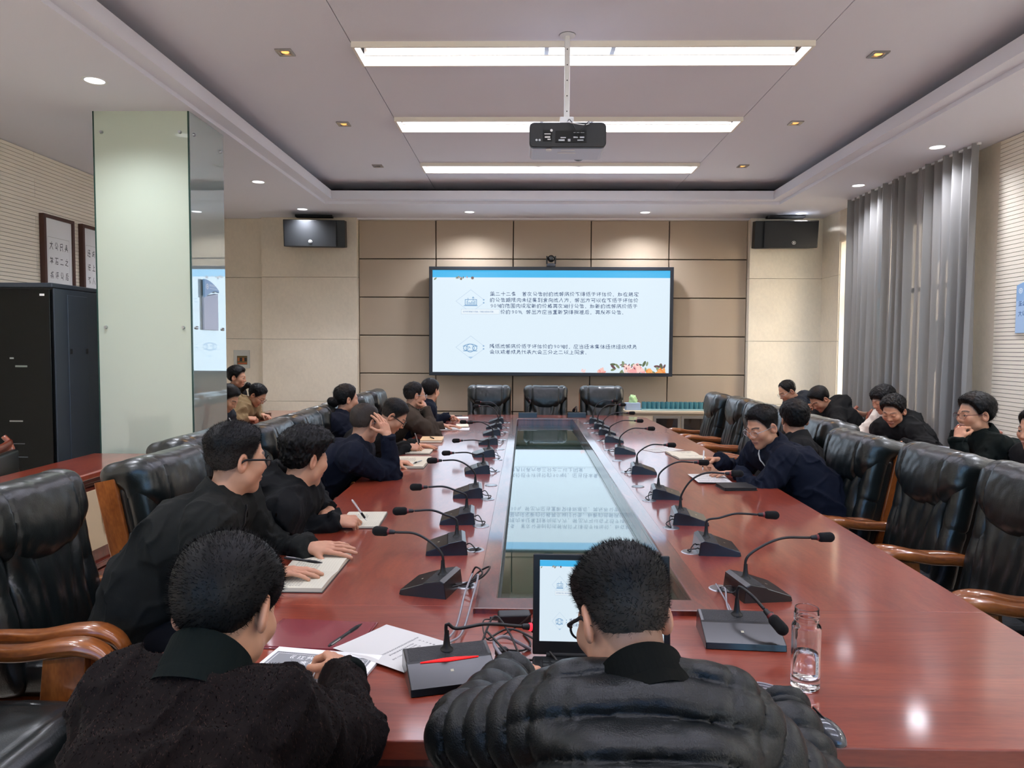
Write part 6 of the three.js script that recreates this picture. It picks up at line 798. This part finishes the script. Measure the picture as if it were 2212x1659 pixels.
    // folds: rings at the elbows and soft creases on the trunk
    const eD = Math.hypot(x - arm.E.x, y - arm.E.y, z - arm.E.z), aD = Math.hypot(x - arm.S.x, y - arm.S.y, z - arm.S.z), ux = (arm.W.x - arm.S.x), uy = arm.W.y - arm.S.y, uz = arm.W.z - arm.S.z, ul = Math.hypot(ux, uy, uz) || 1, along = ((x - arm.S.x) * ux + (y - arm.S.y) * uy + (z - arm.S.z) * uz) / ul;
    const ring = Math.sin(along * 130 + 6 * nx + noise(x * 25, y * 25, z * 25 + sd) * 3) * (Math.exp(-((eD / 0.1) ** 2)) + 0.5 * Math.exp(-((aD / 0.11) ** 2)) + 0.3) * ta;
    const rg = (v) => { v = 1 - Math.abs(v) * 2.2; return v > 0 ? v * v : 0; }, wx = x + 0.03 * nx, r1 = rg(noise(wx * 7 + sd, y * 4.5 - (Math.abs(x) + Math.abs(z)) * 3, z * 7)), r2 = rg(noise(wx * 15 - y * 8, y * 9 + sd, z * 15 + y * 6));
    d += amp * (0.007 * ring + 0.006 * nx - 0.017 * r1 - 0.009 * r2 + 0.0008 * noise(x * 70, y * 70, z * 70)); return d;
  };
  const all = [...T, ...A[0], ...A[1]], jg = nets(jf, ...bb(all, 0.03), cell), jc = chart(jg);
  const jk = part('jacket', jc, o.cloth, t);
  if (o.fuzz) part('wool_nap', strands(jg, 42000, 0.0055, (q, m, d) => d.set(m.x * 0.35, m.y * 0.35 - 0.6, m.z * 0.35), 0.0005, 91), cloth(0x4a3630), jk).userData.kind = 'stuff';
  if (o.zip) { const pts = []; for (let i = 0; i <= 14; i++) { const p = N.clone().add(V(0, -0.02, 0)).lerp(P.clone().add(V(0, 0.12, 0)), i / 24); let k = 0.02; while (k < 0.3 && jf(p.x + F.x * k, p.y, p.z + F.z * k) < 0.001) k += 0.003; pts.push([p.x + F.x * k, p.y, p.z + F.z * k]); } part('zip', tube(pts, 0.005, 40, 6), std({ color: o.zip, roughness: 0.6 }), jk); }
  // collar: a stand round the neck, open in front
  if (o.collar) { const c = o.collar, up = nAx, fw = F.clone().addScaledVector(up, -F.dot(up)).normalize(), sx = V().crossVectors(up, fw), h = c.h || 0.045, r0 = c.r || 0.069, prof = c.fold ? [[r0 + 0.005, -0.05], [r0 - 0.006, h], [r0 - 0.002, h + 0.006], [r0 + 0.008, h], [r0 + 0.026, 0.0], [r0 + 0.03, -0.016], [r0 + 0.02, -0.02]] : [[r0 - 0.004, -0.035], [r0 - 0.006, -0.01], [r0 - 0.01, h], [r0 - 0.005, h + 0.005], [r0 + 0.002, h], [r0 + 0.006, -0.01], [r0 + 0.012, -0.035]];
    const g = lathe(prof, 40, R(180 + 22 - 180), 2 * PI - R(44)); const ps = g.attributes.position; for (let i = 0; i < ps.count; i++) { const y = ps.getY(i), z = ps.getZ(i); if (y > 0) ps.setY(i, y * (1 - 0.25 * clamp(z / r0))); ps.setY(i, ps.getY(i) - clamp(z / r0, -1, 1) * 0.022); } g.computeVertexNormals(); part(c.name || 'collar', boxUV(g.applyMatrix4(new THREE.Matrix4().makeBasis(sx, up, fw).setPosition(Nc.clone().addScaledVector(up, c.up || 0.0)))), c.mat || o.cloth, jk); }
  for (const a of arms) if (a.a && near > 0) { const d = a.W.clone().sub(a.E).normalize(), cg = lathe([[0.03, -0.022], [0.047 + (o.puff ? 0.008 : 0), -0.022], [0.0475 + (o.puff ? 0.008 : 0), 0.0], [0.044, 0.004], [0.03, 0.002]], 24); part('cuff', boxUV(cg.applyMatrix4(new THREE.Matrix4().compose(a.C.clone(), new THREE.Quaternion().setFromUnitVectors(UP, d), V(1, 1, 1)))), o.cuffMat || o.cloth, jk); }
  // trousers and shoes
  const lg = []; for (let i = 0; i < 2; i++) { const s = i ? 1 : -1; lg.push(capOf(P.clone().add(V(0, -0.01, 0)).addScaledVector(Lf, s * 0.075), knees[i], 0.105, 0.07), capOf(knees[i], feet[i].clone().setY(0.11), 0.07, 0.055)); } part('trousers', chart(nets(field(lg, 0.04), ...bb(lg, 0.02), 0.02)), o.trouser || CL.trouser, t);
  const sg = nets((x, y, z) => smax(smin(sdEll(x, y - 0.045, z + 0.03, 0.042, 0.055, 0.07), sdEll(x, y - 0.03, z - 0.07, 0.046, 0.042, 0.1), 0.03), 0.004 - y, 0.006), [-0.06, -0.01, -0.12], [0.06, 0.12, 0.19], 0.011); for (let i = 0; i < 2; i++) { const m = part('shoe', sg, CL.shoe, t); m.position.copy(feet[i]).setY(0.0); m.rotation.y = by; }
  if (o.glasses) glassesPart(t, hm, o.glasses === 'dark' ? M.dark : o.glasses === 'red' ? std({ color: 0x5a1f22, roughness: 0.35 }) : M.steel, o.glasses === 'dark' ? 0.0022 : 0.0011, o.glasses !== 'dark');
  return { t, hp: (x, y, z) => hp(x, y, z).add(t.position), arms };
}
const nose = (a) => a;
const fold = { fold: 1, h: 0.045, up: 0.014, r: 0.077 };
// near end of the table
person({ label: 'man seen from behind in a dark brown wool coat, writing at lower left', head: [-0.56, 1.1, -1.33], face: 170, pitch: 26, roll: -3, yaw: 172, hip: [-0.56, -1.02], hair: 'crew', near: 2, seed: 2, cloth: CL.brownWool, fuzz: 1, wide: 0.9, hs: 1.04, neckUp: 0.05, collar: { mat: CL.green, h: 0.052, r: 0.076, up: 0.028 }, cuffMat: CL.green,
  R: { w: [-0.425, 0.81, -1.69], e: [-0.3, 0.7, -1.42], f: [-0.5, 0.12, -0.85], up: [0.55, 0.8, 0], pose: 'write' }, L: { w: [-0.72, 0.8, -1.62], e: [-1.0, 0.7, -1.25], f: [0.3, -0.05, -0.95], pose: 'flat' } });
person({ label: 'man seen from behind in a black quilted padded jacket, working at the laptop', head: [0.19, 1.075, -1.38], face: -156, pitch: 28, roll: 3, yaw: 180, hip: [0.2, -1.0], hair: 'fade', near: 2, seed: 4, cloth: CL.puffer, puff: 1, wide: 0.86, hs: 1.05, neckUp: 0.04, glasses: 'dark', down: 1, collar: { mat: cloth(0x0b0d0a), h: 0.04, r: 0.078, up: 0.026 },
  R: { w: [0.57, 0.8, -1.56], e: [0.6, 0.66, -1.25], f: [0.15, -0.05, -0.95], pose: 'relax' }, L: { w: [-0.03, 0.8, -1.7], e: [-0.34, 0.72, -1.35], f: [0.45, -0.05, -0.9], pose: 'relax' } });
// left side of the table
person({ label: 'man in black-rimmed glasses and black jacket, hands on an open notebook, left', head: [-1.1, 1.165, -2.72], face: 134, pitch: 4, yaw: 88, twist: 6, hip: [-1.47, -2.68], hair: 'fade', near: 2, seed: 6, cloth: CL.coal, zip: 0x0a0a0a, glasses: 'dark', wide: 1.12, hs: 1.08, collar: { ...fold },
  R: { w: [-0.905, 0.81, -2.49], e: [-1.25, 0.72, -2.35], f: [0.97, -0.06, -0.2], pose: 'flat' }, L: { w: [-0.85, 0.81, -2.79], e: [-1.1, 0.7, -3.05], f: [0.95, -0.02, -0.05], up: [0, 0.9, 0.35], pose: 'flat' } });
person({ label: 'man with thick upswept hair in black hooded jacket, writing on the left', head: [-1.0, 1.085, -3.25], face: 140, pitch: 8, yaw: 92, hip: [-1.42, -3.36], hair: 'tall', near: 1, seed: 8, cloth: CL.black, hood: 0.05, wide: 1.05,
  R: { w: [-0.86, 0.81, -3.24], e: [-1.3, 0.7, -3.1], f: [0.9, -0.15, -0.35], up: [0, 0.85, 0.5], pose: 'write' }, L: { w: [-0.97, 0.8, -3.5], e: [-0.98, 0.72, -3.78], f: [0.3, -0.1, 0.8], pose: 'relax' } });
person({ label: 'man in navy jacket leaning on his elbow, one hand at his temple', head: [-1.03, 1.105, -4.62], face: 140, pitch: 8, yaw: 95, hip: [-1.42, -4.75], hair: 'buzz', near: 1, seed: 10, cloth: CL.navy, wide: 1.1, glasses: 'steel',
  R: { w: [-0.865, 1.03, -4.53], e: [-0.85, 0.76, -4.55], f: [-0.4, 0.9, -0.25], up: [0.75, 0.3, 0.55], pose: 'open' }, L: { w: [-0.9, 0.8, -4.98], e: [-1.1, 0.7, -5.0], f: [0.95, -0.05, 0.1], pose: 'relax' } });
person({ label: 'man in glasses with head bent low, writing beside the navy jacket on the left', head: [-1.02, 1.06, -5.55], face: 98, pitch: 36, yaw: 92, hip: [-1.42, -5.55], hair: 'fade', near: 1, seed: 12, cloth: CL.black, glasses: 'dark', down: 1, wide: 1.05,
  R: { w: [-0.94, 0.81, -5.68], e: [-1.1, 0.7, -5.4], f: [0.95, -0.1, -0.2], up: [0, 0.85, 0.5], pose: 'write' }, L: { w: [-0.9, 0.8, -5.86], e: [-1.15, 0.72, -5.95], f: [0.95, -0.05, 0.1], pose: 'flat' } });
person({ label: 'balding man in brown jacket and glasses, chin on his hand, left side', head: [-1.06, 1.13, -6.9], face: 118, pitch: 3, yaw: 95, hip: [-1.44, -6.98], hair: 'thin', seed: 14, cloth: CL.umber, glasses: 'steel', wide: 1.05,
  R: { w: [-0.94, 1.0, -6.83], e: [-0.9, 0.76, -6.72], f: [-0.35, 0.75, -0.3], up: [0.9, 0.3, 0.2], pose: 'fist' }, L: { w: [-0.84, 0.8, -7.32], e: [-1.1, 0.7, -7.3], f: [0.97, -0.05, -0.1], pose: 'flat' } });
person({ label: 'man in a dark navy jacket furthest along the left side, looking at the screen', head: [-1.04, 1.115, -7.9], face: 152, pitch: 2, yaw: 98, hip: [-1.44, -7.85], hair: 'crew', seed: 16, cloth: CL.navy,
  R: { w: [-0.88, 0.83, -7.98], e: [-1.1, 0.72, -7.75], f: [0.95, 0.0, -0.25], pose: 'fist' }, L: { w: [-0.88, 0.8, -8.2], e: [-1.15, 0.72, -8.25], f: [0.95, -0.05, 0.1], pose: 'relax' } });
person({ label: 'woman with dark hair in a low bun and red collar, upright on the left', head: [-1.57, 1.135, -6.3], face: 126, pitch: 4, yaw: 95, hip: [-1.5, -6.3], hair: 'bun', seed: 18, fem: 1, hs: 1.02, cloth: CL.navy, wide: 0.92, collar: { mat: CL.red, h: 0.03, r: 0.066 } });
// left back row
person({ label: 'woman with ponytail and glasses in a tan jacket, writing at the far left side desk', head: [-2.98, 1.05, -7.95], face: 88, pitch: 38, yaw: 90, hip: [-3.42, -7.95], hair: 'tail', seed: 20, fem: 1, hs: 1.0, cloth: CL.tan, glasses: 'red', down: 1, hood: 0.035,
  R: { w: [-3.0, 0.82, -7.72], e: [-3.2, 0.76, -7.6], f: [0.9, -0.1, -0.4], up: [0, 0.85, 0.5], pose: 'write' }, L: { w: [-2.98, 0.82, -8.1], e: [-3.2, 0.76, -8.25], f: [0.9, -0.1, 0.3], pose: 'relax' } });
person({ label: 'man half hidden by the pillar, head bent over a sheet of paper at left', head: [-2.93, 1.08, -7.05], face: 82, pitch: 34, yaw: 90, hip: [-3.4, -7.1], hair: 'crew', seed: 22, cloth: CL.grey, down: 1,
  R: { w: [-2.92, 0.81, -6.85], e: [-3.2, 0.76, -6.7], f: [0.85, -0.1, -0.2], up: [0, 0.85, 0.5], pose: 'write' }, L: { w: [-2.98, 0.81, -7.25], e: [-3.2, 0.75, -7.4], f: [0.9, -0.1, 0.2], pose: 'flat' } });
person({ label: 'black-haired person furthest back at left, mostly hidden behind the pillar', head: [-3.5, 1.215, -8.7], face: 92, pitch: 6, yaw: 90, hip: [-3.6, -8.7], hair: 'thick', seed: 24, fem: 1, cloth: CL.black });
// right side of the table
person({ label: 'man in rimless glasses and dark zipped jacket, writing over printed papers on the right', head: [1.5, 1.1, -4.58], face: -63, pitch: 18, roll: 2, yaw: -84, hip: [1.9, -4.45], hair: 'fade', near: 2, seed: 26, cloth: CL.navy, glasses: 'steel', down: 1, wide: 1.1, hs: 1.04, zip: 0xd8d8d2, collar: { ...fold },
  R: { w: [1.3, 0.85, -4.84], e: [1.5, 0.72, -5.0], f: [-0.9, 0.0, 0.1], up: [-0.1, 0.8, -0.55], pose: 'write' }, L: { w: [1.375, 0.81, -4.6], e: [1.55, 0.72, -4.2], f: [-0.95, -0.08, -0.25], pose: 'flat' } });
person({ label: 'dark-haired person on the right, head turned away behind the man in rimless glasses', head: [1.93, 1.09, -5.2], face: 176, pitch: 4, yaw: -100, hip: [2.0, -5.35], hair: 'thick', near: 1, seed: 28, cloth: CL.black, wide: 0.98, collar: { ...fold } });
// right back row
person({ label: 'balding man in glasses and a black hooded jacket, furthest back on the right', head: [3.05, 1.1, -8.45], face: -82, pitch: 30, yaw: -90, hip: [3.5, -8.4], hair: 'thin', seed: 30, cloth: CL.grey, hood: 0.04, glasses: 'steel', down: 1,
  R: { w: [3.05, 0.82, -8.65], e: [3.3, 0.78, -8.8], f: [-0.9, -0.1, 0], pose: 'relax' }, L: { w: [3.05, 0.82, -8.3], e: [3.3, 0.78, -8.1], f: [-0.9, -0.1, 0], pose: 'relax' } });
person({ label: 'man in black hooded jacket bent low, hand at his mouth, beside the curtain', head: [3.08, 1.07, -7.6], face: -74, pitch: 42, yaw: -88, hip: [3.55, -7.5], hair: 'crew', seed: 32, cloth: CL.black, hood: 0.055, down: 1,
  R: { w: [2.97, 0.9, -7.62], e: [3.2, 0.78, -7.85], f: [-0.1, 0.8, 0.1], up: [-0.8, 0.1, 0.3], pose: 'fist' }, L: { w: [2.98, 0.82, -7.4], e: [3.3, 0.78, -7.2], f: [-0.9, -0.1, -0.2], pose: 'relax' } });
person({ label: 'woman in a black hooded coat, hair drawn back, looking down on the right', head: [3.14, 1.07, -6.2], face: -48, pitch: 24, yaw: -62, hip: [3.5, -6.3], hair: 'back', near: 1, seed: 34, fem: 1, hs: 1.04, cloth: CL.black, hood: 0.045, down: 1,
  R: { w: [3.0, 0.83, -6.1], e: [3.3, 0.76, -6.5], f: [-0.8, -0.1, 0.4], pose: 'relax' }, L: { w: [3.1, 0.83, -5.95], e: [3.45, 0.76, -5.95], f: [-0.8, -0.1, 0.3], pose: 'relax' } });
person({ label: 'short-haired person in a white coat, mostly hidden behind the woman in black', head: [3.42, 1.11, -6.95], face: -80, pitch: 20, yaw: -88, hip: [3.62, -6.95], hair: 'bob', seed: 36, fem: 1, cloth: CL.white, down: 1, R: { w: [3.12, 0.82, -7.0], e: [3.4, 0.76, -7.2], f: [-0.9, -0.1, 0], pose: 'relax' } });
person({ label: 'man in red-rimmed glasses and black jacket resting his chin on his hand', head: [2.93, 1.175, -4.75], face: -86, pitch: 2, yaw: -88, hip: [3.4, -4.7], hair: 'thick', near: 1, seed: 38, cloth: CL.green, glasses: 'red', wide: 1.05, collar: { ...fold },
  L: { w: [2.76, 1.02, -4.63], e: [2.78, 0.8, -4.55], f: [0.3, 0.75, -0.3], up: [-0.85, 0.3, 0.3], pose: 'fist' }, R: { w: [2.85, 0.8, -4.95], e: [3.15, 0.76, -5.0], f: [-0.9, -0.1, 0.2], pose: 'relax' } });
person({ label: 'man at the right edge of the picture, only half of his face in view', head: [3.02, 1.125, -4.3], face: -78, pitch: 4, yaw: -88, hip: [3.4, -4.1], hair: 'crew', near: 1, seed: 40, cloth: CL.black });
// pens in hands
pen('black pen held by the man in the brown wool coat', [-0.45, 0.83, -1.965], [-0.535, 0.812, -1.79], M.plastic);
pen('dark pen between the fingers of the man in black-rimmed glasses', [-0.74, 0.806, -2.6], [-0.85, 0.83, -2.57], M.plastic);
pen('white pen in the writing hand of the hooded man on the left', [-0.74, 0.782, -3.34], [-0.8, 0.9, -3.28], M.white);
pen('silver pen in the hand of the bent man writing on the left', [-0.84, 0.785, -5.74], [-0.88, 0.92, -5.7], M.steel);
pen('white and black pen in the hand of the man in rimless glasses', [1.18, 0.79, -4.78], [1.2, 0.93, -4.84], M.white);
pen('white pen in the hand of the man half hidden by the pillar', [-2.8, 0.785, -6.9], [-2.84, 0.9, -6.86], M.white);
renderer.render(scene, camera);
